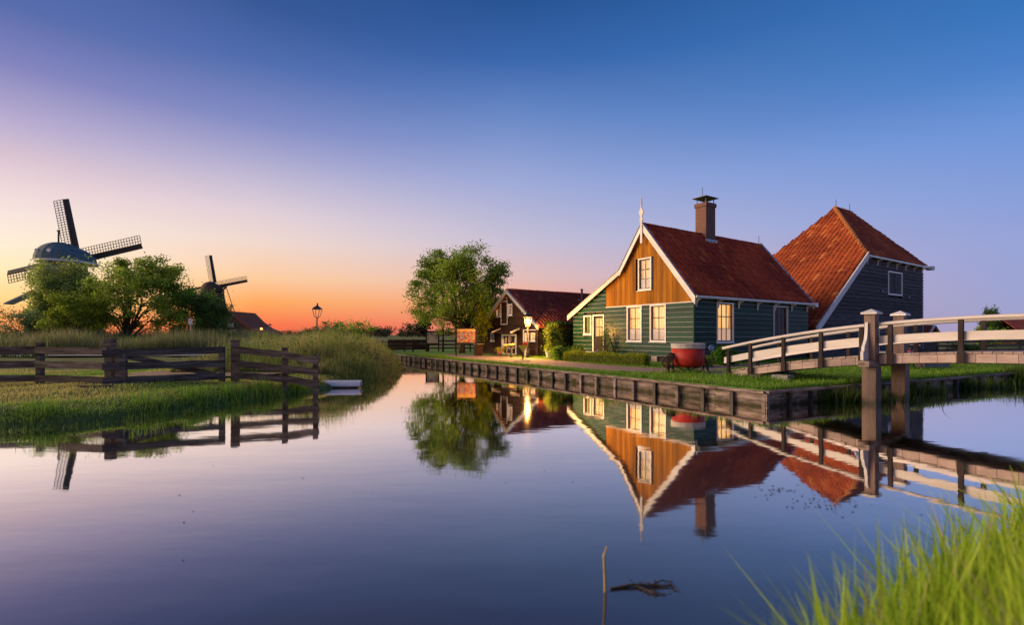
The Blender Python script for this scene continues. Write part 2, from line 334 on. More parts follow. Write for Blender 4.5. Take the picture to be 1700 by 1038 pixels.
def brick_path():
    m, t, b = mat_base('brick_paving'); ln = t.links
    tc = nn(t, 'ShaderNodeTexCoord'); br = nn(t, 'ShaderNodeTexBrick'); ln.new(tc.outputs['Object'], br.inputs['Vector'])
    br.inputs['Scale'].default_value = 1; br.inputs['Brick Width'].default_value = .21; br.inputs['Row Height'].default_value = .07; br.inputs['Mortar Size'].default_value = .006
    br.inputs['Color1'].default_value = (.22, .165, .15, 1); br.inputs['Color2'].default_value = (.32, .25, .22, 1); br.inputs['Mortar'].default_value = (.12, .09, .07, 1)
    n2 = nn(t, 'ShaderNodeTexNoise'); n2.inputs['Scale'].default_value = 1.2; n2.inputs['Detail'].default_value = 6; ln.new(tc.outputs['Object'], n2.inputs['Vector'])
    mx = nn(t, 'ShaderNodeMix', data_type='RGBA', blend_type='MULTIPLY'); mx.inputs['Factor'].default_value = .7
    r2 = nn(t, 'ShaderNodeValToRGB'); r2.color_ramp.elements[0].color = (.55, .5, .45, 1); r2.color_ramp.elements[1].color = (1.1, 1.05, 1, 1); ln.new(n2.outputs[0], r2.inputs[0])
    ln.new(br.outputs[0], mx.inputs['A']); ln.new(r2.outputs[0], mx.inputs['B']); ln.new(mx.outputs['Result'], b.inputs['Base Color']); b.inputs['Roughness'].default_value = .85
    bp = nn(t, 'ShaderNodeBump'); bp.inputs['Strength'].default_value = .5; bp.inputs['Distance'].default_value = .01; ln.new(br.outputs[1], bp.inputs['Height']); bp.invert = True
    ln.new(bp.outputs[0], b.inputs['Normal']); return m
M['path'] = brick_path()
def brick_mat():
    m, t, b = mat_base('chimney_brick'); ln = t.links
    tc = nn(t, 'ShaderNodeTexCoord'); sp = nn(t, 'ShaderNodeSeparateXYZ'); ln.new(tc.outputs['Object'], sp.inputs[0])
    ad = nn(t, 'ShaderNodeMath', operation='ADD'); ln.new(sp.outputs[0], ad.inputs[0]); ln.new(sp.outputs[1], ad.inputs[1])
    cb = nn(t, 'ShaderNodeCombineXYZ'); ln.new(ad.outputs[0], cb.inputs[0]); ln.new(sp.outputs[2], cb.inputs[1])
    br = nn(t, 'ShaderNodeTexBrick'); ln.new(cb.outputs[0], br.inputs['Vector']); br.inputs['Scale'].default_value = 1
    br.inputs['Brick Width'].default_value = .21; br.inputs['Row Height'].default_value = .075; br.inputs['Mortar Size'].default_value = .014
    br.inputs['Color1'].default_value = (.10, .026, .016, 1); br.inputs['Color2'].default_value = (.18, .05, .028, 1); br.inputs['Mortar'].default_value = (.18, .14, .12, 1)
    ln.new(br.outputs[0], b.inputs['Base Color']); b.inputs['Roughness'].default_value = .85
    bp = nn(t, 'ShaderNodeBump'); bp.invert = True; bp.inputs['Strength'].default_value = .6; bp.inputs['Distance'].default_value = .02
    ln.new(br.outputs[1], bp.inputs['Height']); ln.new(bp.outputs[0], b.inputs['Normal']); return m
M['brick'] = brick_mat()

# ------------------------------------------------------------------ island frame: everything on the right is square to the quay
U = Vector((.84, .5426, 0)); W = Vector((-.5426, .84, 0)); O = Vector((6.6, 12.56, 0)); ANG = math.atan2(.5426, .84)
def isl(u, w, z=0): return O + U * u + W * w + Vector((0, 0, z))
GZ = .45
QD = Vector((.90, .436, 0))            # direction of the right-hand quay

# ------------------------------------------------------------------ water and ground
mb = MB(); mb.poly([(-900, -60, 0), (900, -60, 0), (900, 700, 0), (-900, 700, 0)])
tag(mb.build('water', M['water']), kind='structure')

LEFT = [(-4000, 2), (-60, 6.4), (-24, 7.6), (-16, 8.3), (-12.5, 8.9), (-10.2, 9.5), (-9.2, 10.1), (-8.5, 11.1), (-8.0, 12.4), (-7.6, 13.6), (-7.1, 14.9), (-6.6, 16.4), (-6.0, 17.8), (-5.6, 19.5), (-5.5, 22), (-6.0, 25.5), (-6.9, 29), (-8.2, 32.5), (-10.3, 35.6), (-12.6, 37.6), (-13.4, 38.8), (-12.2, 39.4), (-10.2, 38.4), (-8.9, 37.4)]
RIGHT = [tuple((O + QD * 45).xy), (90, 60), (4000, 1500), (4000, 6000), (-4000, 6000)]
RING = np.array(LEFT + [tuple(isl(0, 29).xy), tuple(O.xy)] + RIGHT)
NEAR = np.array([(-80, -1.2), (-6, .1), (-1, .7), (.4, 1.15), (1.5, 1.85), (2.6, 2.55), (4.2, 3.4), (7, 4.5), (12, 6.0), (20, 7.4), (80, 12), (80, -50), (-80, -50)])
def sdist(P, ring):                     # signed distance, positive inside
    d2 = np.full(len(P), 1e18); ins = np.zeros(len(P), bool); n = len(ring)
    for i in range(n):
        a = ring[i]; b = ring[(i + 1) % n]; ab = b - a
        t = np.clip(((P - a) @ ab) / (ab @ ab), 0, 1); q = P - a - t[:, None] * ab
        d2 = np.minimum(d2, (q * q).sum(1))
        c = ((a[1] > P[:, 1]) != (b[1] > P[:, 1]))
        with np.errstate(divide='ignore', invalid='ignore'):
            xi = (b[0] - a[0]) * (P[:, 1] - a[1]) / (b[1] - a[1]) + a[0]
        ins ^= c & (P[:, 0] < xi)
    return np.where(ins, 1, -1) * np.sqrt(d2)
def wob(x, y): return .035 * np.sin(x * .9 + 1.3 * np.sin(y * .7)) + .03 * np.sin(y * 1.3 + x * .4) + .02 * np.sin(x * 2.7 - y * 1.9)
def island_side(P):                     # where the straight quays hold the ground: no sloping bank
    q = P - np.array(O.xy); u = q @ np.array(U.xy); w = q @ np.array(W.xy)
    return (u > -1.2) & (P[:, 0] > -9.6)
def gz(P):
    d = sdist(P, RING); isl_m = island_side(P)
    z = np.where(isl_m, np.where(d > .35, .40, -.8), -.55 + .95 * (1 - np.exp(-np.clip(d + .35, 0, 9) / .42)))
    z = np.where(~isl_m & (d < -.35), -.8, z)
    z = z + np.where((d > .4) & ~isl_m, wob(P[:, 0], P[:, 1]), 0)
    dn = sdist(P, NEAR)
    z = np.where(dn > -.5, np.maximum(z, -.5 + .95 * np.clip((dn + .3) / .9, 0, 1)), z)
    return z
def axis(segs):
    o = []
    for a, b, s in segs: o += list(np.arange(a, b, s))
    return np.array(o + [segs[-1][1]])
gx = axis([(-4000, -400, 400), (-400, -60, 30), (-60, -26, 3), (-26, -3, .3), (-3, 12, .5), (12, 60, 2.0), (60, 400, 30), (400, 4000, 400)])
gy = axis([(-60, -4, 7), (-4, 8, .4), (8, 24, .3), (24, 44, .5), (44, 100, 5), (100, 500, 40), (500, 6000, 500)])
GX, GY = np.meshgrid(gx, gy); P = np.stack([GX.ravel(), GY.ravel()], 1)
V = np.concatenate([P, gz(P)[:, None]], 1)
nx = len(gx); ii = (np.arange(len(gy) - 1)[:, None] * nx + np.arange(nx - 1)[None, :]).ravel()
Fq = np.stack([ii, ii + 1, ii + nx + 1, ii + nx], 1)
tag(np_mesh('ground', V, Fq.ravel(), np.full(len(Fq), 4), M['ground'], smooth=True), kind='structure')

LAWN = [isl(0.06, 29.2), isl(.06, .1)] + [O + QD * t + Vector((-.02, .05, 0)) for t in (.1, 20, 40)] + [isl(44, 8), isl(44, 30), isl(14, 44), Vector((-11.5, 44, 0)), Vector((-11.6, 40.3, 0)), Vector((-9.4, 38.0, 0))]
mb = MB(); mb.prism([(p.x, p.y, GZ) for p in LAWN], (0, 0, -1.0)); tag(mb.build('lawn', M['lawn']), kind='structure')

def strip(name, pts, widths, z, m):
    mb = MB(); pts = [Vector((*p, 0)) if len(p) == 2 else Vector(p) for p in pts]; Lf = []; Rt = []
    for i, p in enumerate(pts):
        d = (pts[min(i + 1, len(pts) - 1)] - pts[max(0, i - 1)]).normalized(); n = Vector((-d.y, d.x, 0)); w = widths[i] if isinstance(widths, list) else widths
        Lf.append(p + n * w / 2); Rt.append(p - n * w / 2)
    for i in range(len(pts) - 1):
        mb.poly([(*Rt[i].xy, z), (*Rt[i + 1].xy, z), (*Lf[i + 1].xy, z), (*Lf[i].xy, z)])
    return tag(mb.build(name, m), kind='structure')
PATH_PTS = [isl(2.9, 25), isl(3.0, 21), isl(2.9, 17), isl(2.6, 13), isl(2.5, 9.5), isl(2.7, 7.4), isl(3.5, 5.8), isl(4.15, 4.4), isl(4.15, 2.7)]
PATH_W = [1.4, 3.6, 4.0, 3.2, 2.7, 2.7, 2.6, 2.0, 1.7]
strip('path', [(p.x, p.y) for p in PATH_PTS], PATH_W, GZ + .012, M['path'])
SIDE_PTS = [isl(4.4, 5.8), isl(8, 6.3), isl(12, 5.2), isl(17, 4.3), isl(22, 4.2), isl(30, 4.6), isl(40, 5.2)]
strip('path', [(p.x, p.y) for p in SIDE_PTS], [1.4, 2.0, 1.8, 1.7, 1.8, 2, 2], GZ + .006, M['path'])
strip('path', [(-60, 30), (-40, 32), (-30, 33.2), (-22, 33.5), (-17.5, 33.8), (-15.4, 36), (-17, 44), (-26, 60), (-50, 110)], [2.2, 2.2, 2.4, 2.6, 2.8, 2.6, 2.4, 2.4, 2.4], .495, M['concrete'])
mb = MB(); pts = []
for k in range(26):
    a = 2 * math.pi * k / 26; r = 1 + .16 * math.sin(3 * a + 1) + .1 * math.sin(7 * a)
    pts.append((-11.5 + 2.6 * r * math.cos(a), 17.4 + 1.6 * r * math.sin(a), .492))
mb.poly(pts); tag(mb.build('dirt_patch', M['dirt']), kind='structure')

def wet_mat(name, src, zlo, zhi, c):
    m = M[src].copy(); m.name = name; t = m.node_tree; ln = t.links; b = t.nodes['Principled BSDF']; l0 = b.inputs['Base Color'].links[0].from_socket
    tc = nn(t, 'ShaderNodeTexCoord'); sp = nn(t, 'ShaderNodeSeparateXYZ'); ln.new(tc.outputs['Object'], sp.inputs[0])
    no = nn(t, 'ShaderNodeTexNoise'); no.inputs['Scale'].default_value = 5; no.inputs['Detail'].default_value = 5; ln.new(tc.outputs['Object'], no.inputs['Vector'])
    ma = nn(t, 'ShaderNodeMath', operation='MULTIPLY_ADD'); ln.new(no.outputs[0], ma.inputs[0]); ma.inputs[1].default_value = .22; ln.new(sp.outputs[2], ma.inputs[2])
    mr = nn(t, 'ShaderNodeMapRange'); ln.new(ma.outputs[0], mr.inputs[0]); mr.inputs[1].default_value = zhi + .11; mr.inputs[2].default_value = zlo + .11; mr.inputs[3].default_value = 0; mr.inputs[4].default_value = .92
    mx = nn(t, 'ShaderNodeMix', data_type='RGBA'); ln.new(mr.outputs[0], mx.inputs['Factor']); ln.new(l0, mx.inputs['A']); mx.inputs['B'].default_value = (*c, 1); ln.new(mx.outputs['Result'], b.inputs['Base Color']); return m
M['quay_plank'] = wet_mat('tide_stained_plank', 'quay_wood', .03, .16, (.035, .035, .016))
M['pile_wood'] = wet_mat('tide_stained_pile', 'post_brown', .05, .2, (.03, .03, .015))
# ------------------------------------------------------------------ quay walls
def quay(origin, d, length, label, wild=0):
    n = Vector((-d.y, d.x, 0)); n = n if n.dot(O - Vector((0, 0, 0))) > 0 else -n     # n points to the land
    root = empty('quay_wall', origin, 0, label, 'quay wall')
    rr = random.Random(int(length)); k = 0; step = .9
    while k * step < length:
        s = k * step
        p = d * s - n * .045; lean = rr.uniform(-.045, .045)
        mb = MB(); mb.beam((p.x, p.y, -.5), (p.x + lean, p.y + lean, .34 + rr.uniform(-.02, .01)), .10, .09, up=tuple(n))
        mb.build('post', M['quay_dark'] if rr.random() < .6 else M['quay_wood'], root)
        e = min(s + step, length)
        for j, (z0, z1) in enumerate(((.16, .375), (-.35, .152))):
            o = rr.uniform(-.014, .014); a = d * (s + .003) + n * (.02 + o); b = d * (e - .003) + n * (.02 + o + rr.uniform(-.004, .004)); t = n * .035
            mb = MB(); mb.hexa([(*a.xy, z0), (*b.xy, z0), (*(b + t).xy, z0), (*(a + t).xy, z0), (*a.xy, z1), (*b.xy, z1 + rr.uniform(-.004, .004)), (*(b + t).xy, z1), (*(a + t).xy, z1)])
            mb.build('plank', M['quay_plank'], root)
        k += 1
    s = 0
    while s < length:
        e = min(s + 3.6, length); a = d * (s + .004) ; b = d * (e - .004); z = .40 + rr.uniform(-.008, .008)
        mb = MB(); mb.beam((a.x, a.y, z), (b.x, b.y, z + rr.uniform(-.006, .006)), .2, .06); mb.build('cap_beam', M['quay_wood'], root); s = e
    return root
quay(Vector(O), W, 29, 'long timber-planked canal edge running from the corner towards the far tree')
quay(Vector(O), QD, 36, 'timber-planked canal edge passing under the arched footbridge')

# ------------------------------------------------------------------ arched footbridge (local frame: x across the deck, y along it)
def bz(w): return 1.5 - .0151 * (w + 4.5) ** 2
br = empty('footbridge', isl(0, 0), ANG, 'arched wooden footbridge with cream railings and dark posts', 'bridge')
NU, FU, W0, W1 = 3.22, 4.92, 3.2, -12.2
seg = np.linspace(W0, W1, 45)
for u0, u1 in ((NU + .06, NU + .16), (FU - .16, FU - .06)):                   # curved main beams
    mb = MB()
    for a, b in zip(seg[:-1], seg[1:]):
        mb.hexa([(u0, b, bz(b) - .27), (u1, b, bz(b) - .27), (u1, a, bz(a) - .27), (u0, a, bz(a) - .27), (u0, b, bz(b) - .05), (u1, b, bz(b) - .05), (u1, a, bz(a) - .05), (u0, a, bz(a) - .05)])
    mb.build('main_beam', M['quay_dark'], br)
w = W0 - .02; k = 0                                                            # short fascia boards with visible joints, both sides
while w > W1 + .05:
    e = max(w - .36, W1)
    for u0 in (NU + .02, FU - .055):
        mb = MB(); mb.hexa([(u0, e + .004, bz(e) - .25), (u0 + .035, e + .004, bz(e) - .25), (u0 + .035, w - .004, bz(w) - .25), (u0, w - .004, bz(w) - .25),
                            (u0, e + .004, bz(e) - .032), (u0 + .035, e + .004, bz(e) - .032), (u0 + .035, w - .004, bz(w) - .032), (u0, w - .004, bz(w) - .032)])
        mb.build('fascia_board', M['deck_wood'], br)
    w = e
w = W0
while w > W1 + .05:                                                            # deck planks
    e = w - .17; o = random.uniform(-.012, .012); mb = MB()
    mb.hexa([(NU - .01 + o, e + .012, bz(e) - .03), (FU + .01 + o, e + .012, bz(e) - .03), (FU + .01 + o, w, bz(w) - .03), (NU - .01 + o, w, bz(w) - .03),
             (NU - .01 + o, e + .012, bz(e) + .012), (FU + .01 + o, e + .012, bz(e) + .012), (FU + .01 + o, w, bz(w) + .012), (NU - .01 + o, w, bz(w) + .012)])
    mb.build('deck_plank', M['deck_wood'], br); w = e
posts_w = [3.1, 2.3, 1.2, .1, -.95, -1.62, -3.05, -4.4, -5.75, -7.1, -7.85, -8.9, -10.0, -11.1, -12.05]
for side, uu in ((-1, NU - .045), (1, FU + .045)):
    for w in posts_w:
        z = bz(w); low = w in (3.1, -12.05)
        mb = MB(); top = z + (.72 if low else .81)
        mb.box((uu - .045, w - .05, z - (.2 if low else .24)), (uu + .045, w + .05, top))
        if not low: mb.box((uu - .052 if side < 0 else uu + .03, w - .07, z - .27), (uu - .03 if side < 0 else uu + .052, w + .07, z + .02))
        mb.build('rail_post', M['brown_paint'], br, bevel=.006)
    mb = MB(); s2 = np.linspace(W0 + .12, W1 - .1, 41)                           # rounded handrail
    mb.tube([(uu, w, bz(w) + .835 - (.1 if False else 0)) for w in s2], .052, 8)
    mb.build('handrail', M['cream'], br, smooth=True)
    mb = MB()                                                                   # broad middle board
    s3 = np.linspace(W0 + .1, W1, 41); x0 = uu + (.045 if side < 0 else -.08)
    for a, b in zip(s3[:-1], s3[1:]):
        mb.hexa([(x0, b, bz(b) + .30), (x0 + .035, b, bz(b) + .30), (x0 + .035, a, bz(a) + .30), (x0, a, bz(a) + .30), (x0, b, bz(b) + .515), (x0 + .035, b, bz(b) + .515), (x0 + .035, a, bz(a) + .515), (x0, a, bz(a) + .515)])
    mb.build('rail_board', M['cream'], br)
for w in (-1.22, -7.85):                                                        # pile trestles
    for uu, nm in ((NU - .13, 1), (FU + .13, -1)):
        mb = MB(); mb.box((uu - .17, w - .17, -.9), (uu + .17, w + .17, 1.02)); mb.build('pile', M['pile_wood'], br, bevel=.012)
        mb = MB(); mb.box((uu - .13, w - .13, 1.2), (uu + .13, w + .13, 2.46)); p = mb.build('newel_post', M['post_brown'], br, bevel=.008)
        mb = MB(); h = .19; mb.box((uu - h, w - h, 2.463), (uu + h, w + h, 2.51)); mb.prism([(uu - h, w - h, 2.512), (uu + h, w - h, 2.512), (uu + h, w + h, 2.512), (uu - h, w + h, 2.512)], (0, 0, .001))
        i = len(mb.v); mb.v += [(uu - h, w - h, 2.514), (uu + h, w - h, 2.514), (uu + h, w + h, 2.514), (uu - h, w + h, 2.514), (uu, w, 2.61)]
        for f in ((0, 1, 4), (1, 2, 4), (2, 3, 4), (3, 0, 4), (3, 2, 1, 0)): mb.f.append(tuple(i + q for q in f)); mb.m.append(0)
        mb.build('cap', M['white'], p)
        if nm > 0:                                                              # white scroll bracket, standing out on the beam end
            prof = [(0, 0), (-.36, 0), (-.36, .22), (-.30, .26), (-.285, .36), (-.22, .44), (-.13, .56), (-.075, .75), (-.06, .95), (-.05, 1.02), (0, 1.04)]
            mb = MB(); mb.prism([(uu - .133 + a * .9, w + .02, 1.21 + b) for a, b in prof], (0, .07, 0)); mb.build('scroll_bracket', M['white'], br)
    mb = MB(); mb.box((NU - .62, w - .13, 1.03), (FU + .62, w + .13, 1.19)); mb.build('cross_beam', M['quay_wood'], br, bevel=.01)
    
for w in (2.0, -10.9):
    mb = MB(); mb.box((NU - .3, w - .18, .30), (FU + .3, w + .18, bz(w) - .28)); mb.build('abutment_beam', M['quay_dark'], br)
    mb = MB(); mb.box((NU - .2, w - 1.0, .32), (NU + .2, w - .5, .62)); mb.build('footing', M['concrete'], br)

# ------------------------------------------------------------------ building helpers
def cut(a, b, holes):
    segs = [(a, b)]
    for h0, h1 in holes:
        o = []
        for s, e in segs:
            if h1 <= s or h0 >= e: o.append((s, e)); continue
            if h0 - s > .02: o.append((s, h0))
            if e - h1 > .02: o.append((h1, e))
        segs = o
    return segs
def face_pt(face, a, z, out):           # face 'x': wall plane x = off, outward -x, a runs along y;  face 'y': outward -y, a runs along x
    return (-out, a, z) if face == 'x' else (a, -out, z)
def clapboards(parent, face, a0, a1, z0, z1, h, holes, m, limits=None, white=None, rr=None, th=.03):
    rr = rr or random.Random(3); z = z0
    while z < z1 - .02:
        zt = min(z + h, z1)
        hs = [(x0, x1) for x0, x1, y0, y1 in holes if y0 < zt - .03 and y1 > z + .03]
        lo_b, hi_b = limits(z) if limits else (a0, a1); lo_t, hi_t = limits(zt) if limits else (a0, a1)
        segs = cut(lo_b, hi_b, hs)
        for i, (s, e) in enumerate(segs):
            st = lo_t if abs(s - lo_b) < 1e-6 else s; et = hi_t if abs(e - hi_b) < 1e-6 else e
            if et - st < .02: continue
            j = rr.uniform(-.003, .003); mb = MB(); q = th + j
            P = lambda a, zz, o: face_pt(face, a, zz, o)
            mb.hexa([P(s, z, q), P(e, z, q), P(e, z, 0.001), P(s, z, 0.001), P(st, zt + .012, .010), P(et, zt + .012, .010), P(et, zt + .012, .001), P(st, zt + .012, .001)], 0)
            ms = [m]
            if white:
                ms.append(white); mb.hexa([P(s, z - .004, q + .006), P(e, z - .004, q + .006), P(e, z - .004, q - .02), P(s, z - .004, q - .02), P(s, z + .014, q + .004), P(e, z + .014, q + .004), P(e, z + .014, q - .02), P(s, z + .014, q - .02)], 1)
            mb.build('board', ms, parent)
        z = zt
def window(parent, face, a0, a1, z0, z1, nx, nz, glow, name='window', casing=.075, sill=True, sash_m=None, deep=.0, shift=(0, 0, 0)):
    P = lambda a, zz, o: face_pt(face, a, zz, o); S = Vector(shift)
    def bx(mb, a, b, c, d, o0, o1, mi=0):
        p = [P(a, c, o1), P(b, c, o1), P(b, c, o0), P(a, c, o0), P(a, d, o1), P(b, d, o1), P(b, d, o0), P(a, d, o0)]
        mb.hexa([tuple(Vector(q) + S) for q in p], mi)
    mb = MB(); c = casing
    bx(mb, a0, a0 + c, z0, z1, -.12, .055); bx(mb, a1 - c, a1, z0, z1, -.12, .055); bx(mb, a0 + c, a1 - c, z1 - c, z1, -.12, .055); bx(mb, a0 + c, a1 - c, z0, z0 + c, -.12, .055)
    if sill: bx(mb, a0 - .05, a1 + .05, z0 - .045, z0 - .002, -.05, .09)
    o = mb.build(name, M['white'], parent)
    b0, b1, y0, y1 = a0 + c, a1 - c, z0 + c, z1 - c; f = .045; t = .028
    mb = MB()
    bx(mb, b0, b0 + f, y0, y1, -.075, -.03); bx(mb, b1 - f, b1, y0, y1, -.075, -.03); bx(mb, b0 + f, b1 - f, y0, y0 + f, -.075, -.03); bx(mb, b0 + f, b1 - f, y1 - f, y1, -.075, -.03)
    W_ = (b1 - b0 - 2 * f); H_ = (y1 - y0 - 2 * f)
    for i in range(1, nx): x = b0 + f + W_ * i / nx; bx(mb, x - t / 2, x + t / 2, y0 + f, y1 - f, -.072, -.034)
    for k in range(1, nz): zz = y0 + f + H_ * k / nz; tt = t * (1.6 if k == nz - 1 else 1); bx(mb, b0 + f, b1 - f, zz - tt / 2, zz + tt / 2, -.0745, -.0315)
    mb.build('sash', sash_m or M['metal_dark'], o)
    for i in range(nx):
        for k in range(nz):
            mb = MB(); x0 = b0 + f + W_ * i / nx; x1 = x0 + W_ / nx; zz = y0 + f + H_ * k / nz
            bx(mb, x0, x1, zz, zz + H_ / nz, -.057, -.052); mb.build('pane', M['glass'], o)
    n = 14; mb = MB()                                                          # softly folded curtain
    for i in range(n):
        xa = b0 + (b1 - b0) * i / n; xb = b0 + (b1 - b0) * (i + 1) / n; fa = -.12 - .012 * (i % 2); fb = -.12 - .012 * ((i + 1) % 2)
        mb.poly([tuple(Vector(P(xa, y0, fa)) + S), tuple(Vector(P(xb, y0, fb)) + S), tuple(Vector(P(xb, y1, fb)) + S), tuple(Vector(P(xa, y1, fa)) + S)])
    cu = mb.build('curtain', glow, o)
    if glow in (M['lit'], M['lit_pale']) and z1 - z0 > 1.5:                    # short lace along the bottom panes and a pot on the sill
        hz = y0 + (y1 - y0) * .34; mb = MB()
        for i in range(n):
            xa = b0 + (b1 - b0) * i / n; xb = b0 + (b1 - b0) * (i + 1) / n; fa = -.095 - .008 * (i % 2); fb = -.095 - .008 * ((i + 1) % 2); d = .015 * math.sin(i * 1.9)
            mb.poly([tuple(Vector(P(xa, y0, fa)) + S), tuple(Vector(P(xb, y0, fb)) + S), tuple(Vector(P(xb, hz + d, fb)) + S), tuple(Vector(P(xa, hz + d, fa)) + S)])
        mb.build('lace', M['lit_lace'], o)
        for w_, a_, bb in ((.16, b0, 1), (.2, b1, -1)):
            mb = MB(); xs = [a_ + bb * w_ * t for t in (0, .33, .66, 1)]
            for q in range(3): mb.poly([tuple(Vector(P(xs[q], hz, -.105 - .01 * (q % 2))) + S), tuple(Vector(P(xs[q + 1], hz, -.105 - .01 * ((q + 1) % 2))) + S), tuple(Vector(P(xs[q + 1] - bb * .05 * q, y1, -.105)) + S), tuple(Vector(P(xs[q] - bb * .02 * q, y1, -.105)) + S)])
            mb.build('drape', M['lit_drape'], o)
    return o
def tiles(name, parent, p0, along, up, n_out, la, ls, m, tw=.32, tl=.43, top_fn=None, seed=1, cols=((.21, .034, .022), (.50, .092, .034)), odd=(.45, .12, .04)):
    """pantile field: p0 lower corner, unit vectors along the eave and up the slope; joined real relief"""
    rg = np.random.default_rng(seed); along = np.array(along, float); up = np.array(up, float); no = np.array(n_out, float); p0 = np.array(p0, float)
    prof = np.array([[0, .016], [.18, .075], [.36, .095], [.56, .04], [.78, .0], [1.0, .02]])
    rows = int(math.ceil(ls / tl)); V = []; Fc = []; cnt = 0; CC = []
    for r in range(rows):
        s0 = r * tl; s1 = min(s0 + tl + .05, ls + .03)
        lo, hi = top_fn((s0 + min(s0 + tl, ls)) / 2) if top_fn else (0, la)
        c0 = int(math.floor(lo / tw)); c1 = int(math.ceil(hi / tw))
        for c in range(c0, c1):
            a0 = max(lo, c * tw); a1 = min(hi, (c + 1) * tw)
            if a1 - a0 < .03: continue
            dz = rg.normal(0, .006); da = rg.normal(0, .004); ds = rg.normal(0, .008)
            aa = np.clip(c * tw + prof[:, 0] * tw + da, lo - .01, hi + .01)
            lowv = p0 + np.outer(aa, along) + up * (s0 - .03 + ds) + np.outer(prof[:, 1] + .055 + dz, no)
            topv = p0 + np.outer(aa, along) + up * s1 + np.outer(prof[:, 1] + .002 + dz, no)
            lip = lowv - no * .05
            V.append(np.concatenate([lip, lowv, topv])); k = len(prof)
            q = .25 + .5 * rg.random() + .25 * math.sin(.9 * c * tw + 1.7 * math.sin(s0 * .8)) ; tc_ = np.array(cols[0]) * (1 - q) + np.array(cols[1]) * q
            if rg.random() < .05: tc_ = np.array(odd)
            CC.append(np.tile(tc_, (3 * k, 1)))
            for i in range(k - 1):
                Fc.append((cnt + i, cnt + i + 1, cnt + k + i + 1, cnt + k + i)); Fc.append((cnt + k + i, cnt + k + i + 1, cnt + 2 * k + i + 1, cnt + 2 * k + i))
            cnt += 3 * k
    V = np.concatenate(V); Fc = np.array(Fc)
    o = np_mesh(name, V, Fc.ravel(), np.full(len(Fc), 4), M['tile_vc'], parent, np.concatenate(CC)); o['kind'] = 'stuff'
    return o
def vbracket(parent, face, a, ztop, m, size=.28):
    P = lambda o, z: face_pt(face, a, z, o); e = (0, .05, 0) if face == 'x' else (.05, 0, 0)
    prof = [(.02, 0), (size, 0), (size, -.07), (size * .62, -.09), (size * .36, -.17), (size * .3, -.30), (.22 * size, -.42), (.02, -.44)]
    mb = MB(); mb.prism([P(o, ztop + z) for o, z in prof], e); return mb.build('bracket', m, parent)

# ------------------------------------------------------------------ the green house (local x into the house, y along the gable)
HZ = .45
h = empty('green_house', isl(7.9, 8.0, HZ), ANG, 'green clapboard house with sunset glow painted on its gable and red tiled roof', 'house')
def z_(v): return v - HZ
EAVE, PEAK, LE = z_(4.0), z_(7.85), z_(3.23)
LEN, RY, BY, BZ, LY = 11.0, 3.1, 4.78, z_(5.55), 9.12
def roof_z(y): return EAVE + (PEAK - EAVE) * y / RY if y < RY else (PEAK + (BZ - PEAK) * (y - RY) / (BY - RY) if y < BY else BZ + (LE - BZ) * (y - BY) / (LY - BY))
def roof_y(z):                          # left boundary of the gable at height z
    if z <= LE: return LY - .06
    if z <= BZ: return BY + (BZ - z) / (BZ - LE) * (LY - BY) - .06
    return RY + (PEAK - z) / (PEAK - BZ) * (BY - RY)
core = MB(); core.prism([(.16, .16, .3), (.16, LY - .2, .3), (.16, LY - .2, LE - .1), (.16, BY, BZ - .12), (.16, RY, PEAK - .15), (.16, .16, EAVE - .05)], (LEN - .3, 0, 0))
wall = core.build('wall', M['dark_core'], h)
mb = MB(); mb.box((-.02, -.02, .3), (.0, .06, EAVE)); mb.box((.0, LEN - .001 if False else .06, .3), (.0005, .061, .31))
BOT = z_(.78); LEDGE = z_(3.53)
gh = [(3.29, 4.38, z_(1.52), z_(3.5)), (1.65, 2.72, z_(1.53), z_(3.5)), (7.32, 8.02, z_(1.9), z_(3.1)), (6.21, 7.21, z_(.86), z_(3.12))]
def lim(z):
    return (.02 if z < LEDGE - .01 else 6.02, roof_y(z))
clapboards(wall, 'x', 0, LY, BOT, LEDGE, .25, gh, M['green'], limits=lambda z: (.02, roof_y(z)), white=M['edge'], rr=random.Random(5))
clapboards(wall, 'x', 6.02, LY, LEDGE, z_(4.9), .25, [], M['green'], limits=lambda z: (6.05, max(6.05, roof_y(z))), white=M['edge'], rr=random.Random(6))
gab = MB(); gab.box((-.05, .02, LEDGE - .035), (.0, 6.06, LEDGE + .02)); gab = gab.build('gable', M['white'], h)
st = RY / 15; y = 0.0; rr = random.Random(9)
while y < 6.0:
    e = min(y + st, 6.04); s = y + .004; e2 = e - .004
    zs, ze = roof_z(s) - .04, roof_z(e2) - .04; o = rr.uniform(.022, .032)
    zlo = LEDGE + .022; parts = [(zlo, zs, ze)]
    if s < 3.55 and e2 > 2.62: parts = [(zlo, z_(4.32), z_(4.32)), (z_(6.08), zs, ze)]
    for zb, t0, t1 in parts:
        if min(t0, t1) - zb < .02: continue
        mb = MB(); mb.hexa([(-o, s, zb), (-o, e2, zb), (.0, e2, zb), (.0, s, zb), (-o, s, t0), (-o, e2, t1), (.0, e2, t1), (.0, s, t0)]); mb.build('board', M['sunset_tinted'], gab)
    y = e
clapboards(wall, 'y', .02, LEN, BOT, EAVE - .1, .25, [(1.79, 3.24, z_(1.49), z_(3.57)), (7.07, 8.62, z_(1.5), z_(3.56))], M['green'], white=M['edge'], rr=random.Random(8))
mb = MB(); mb.box((-.034, -.034, BOT - .01), (.02, .018, EAVE)); mb.build('corner_post', M['green'], h)
for y0 in (.6, 2.3, 3.9, 5.5, 7.4, 8.6):
    mb = MB(); mb.box((.02, y0, -.1), (.3, y0 + .38, BOT)); mb.build('plinth_pier', M['deck_wood'], h)
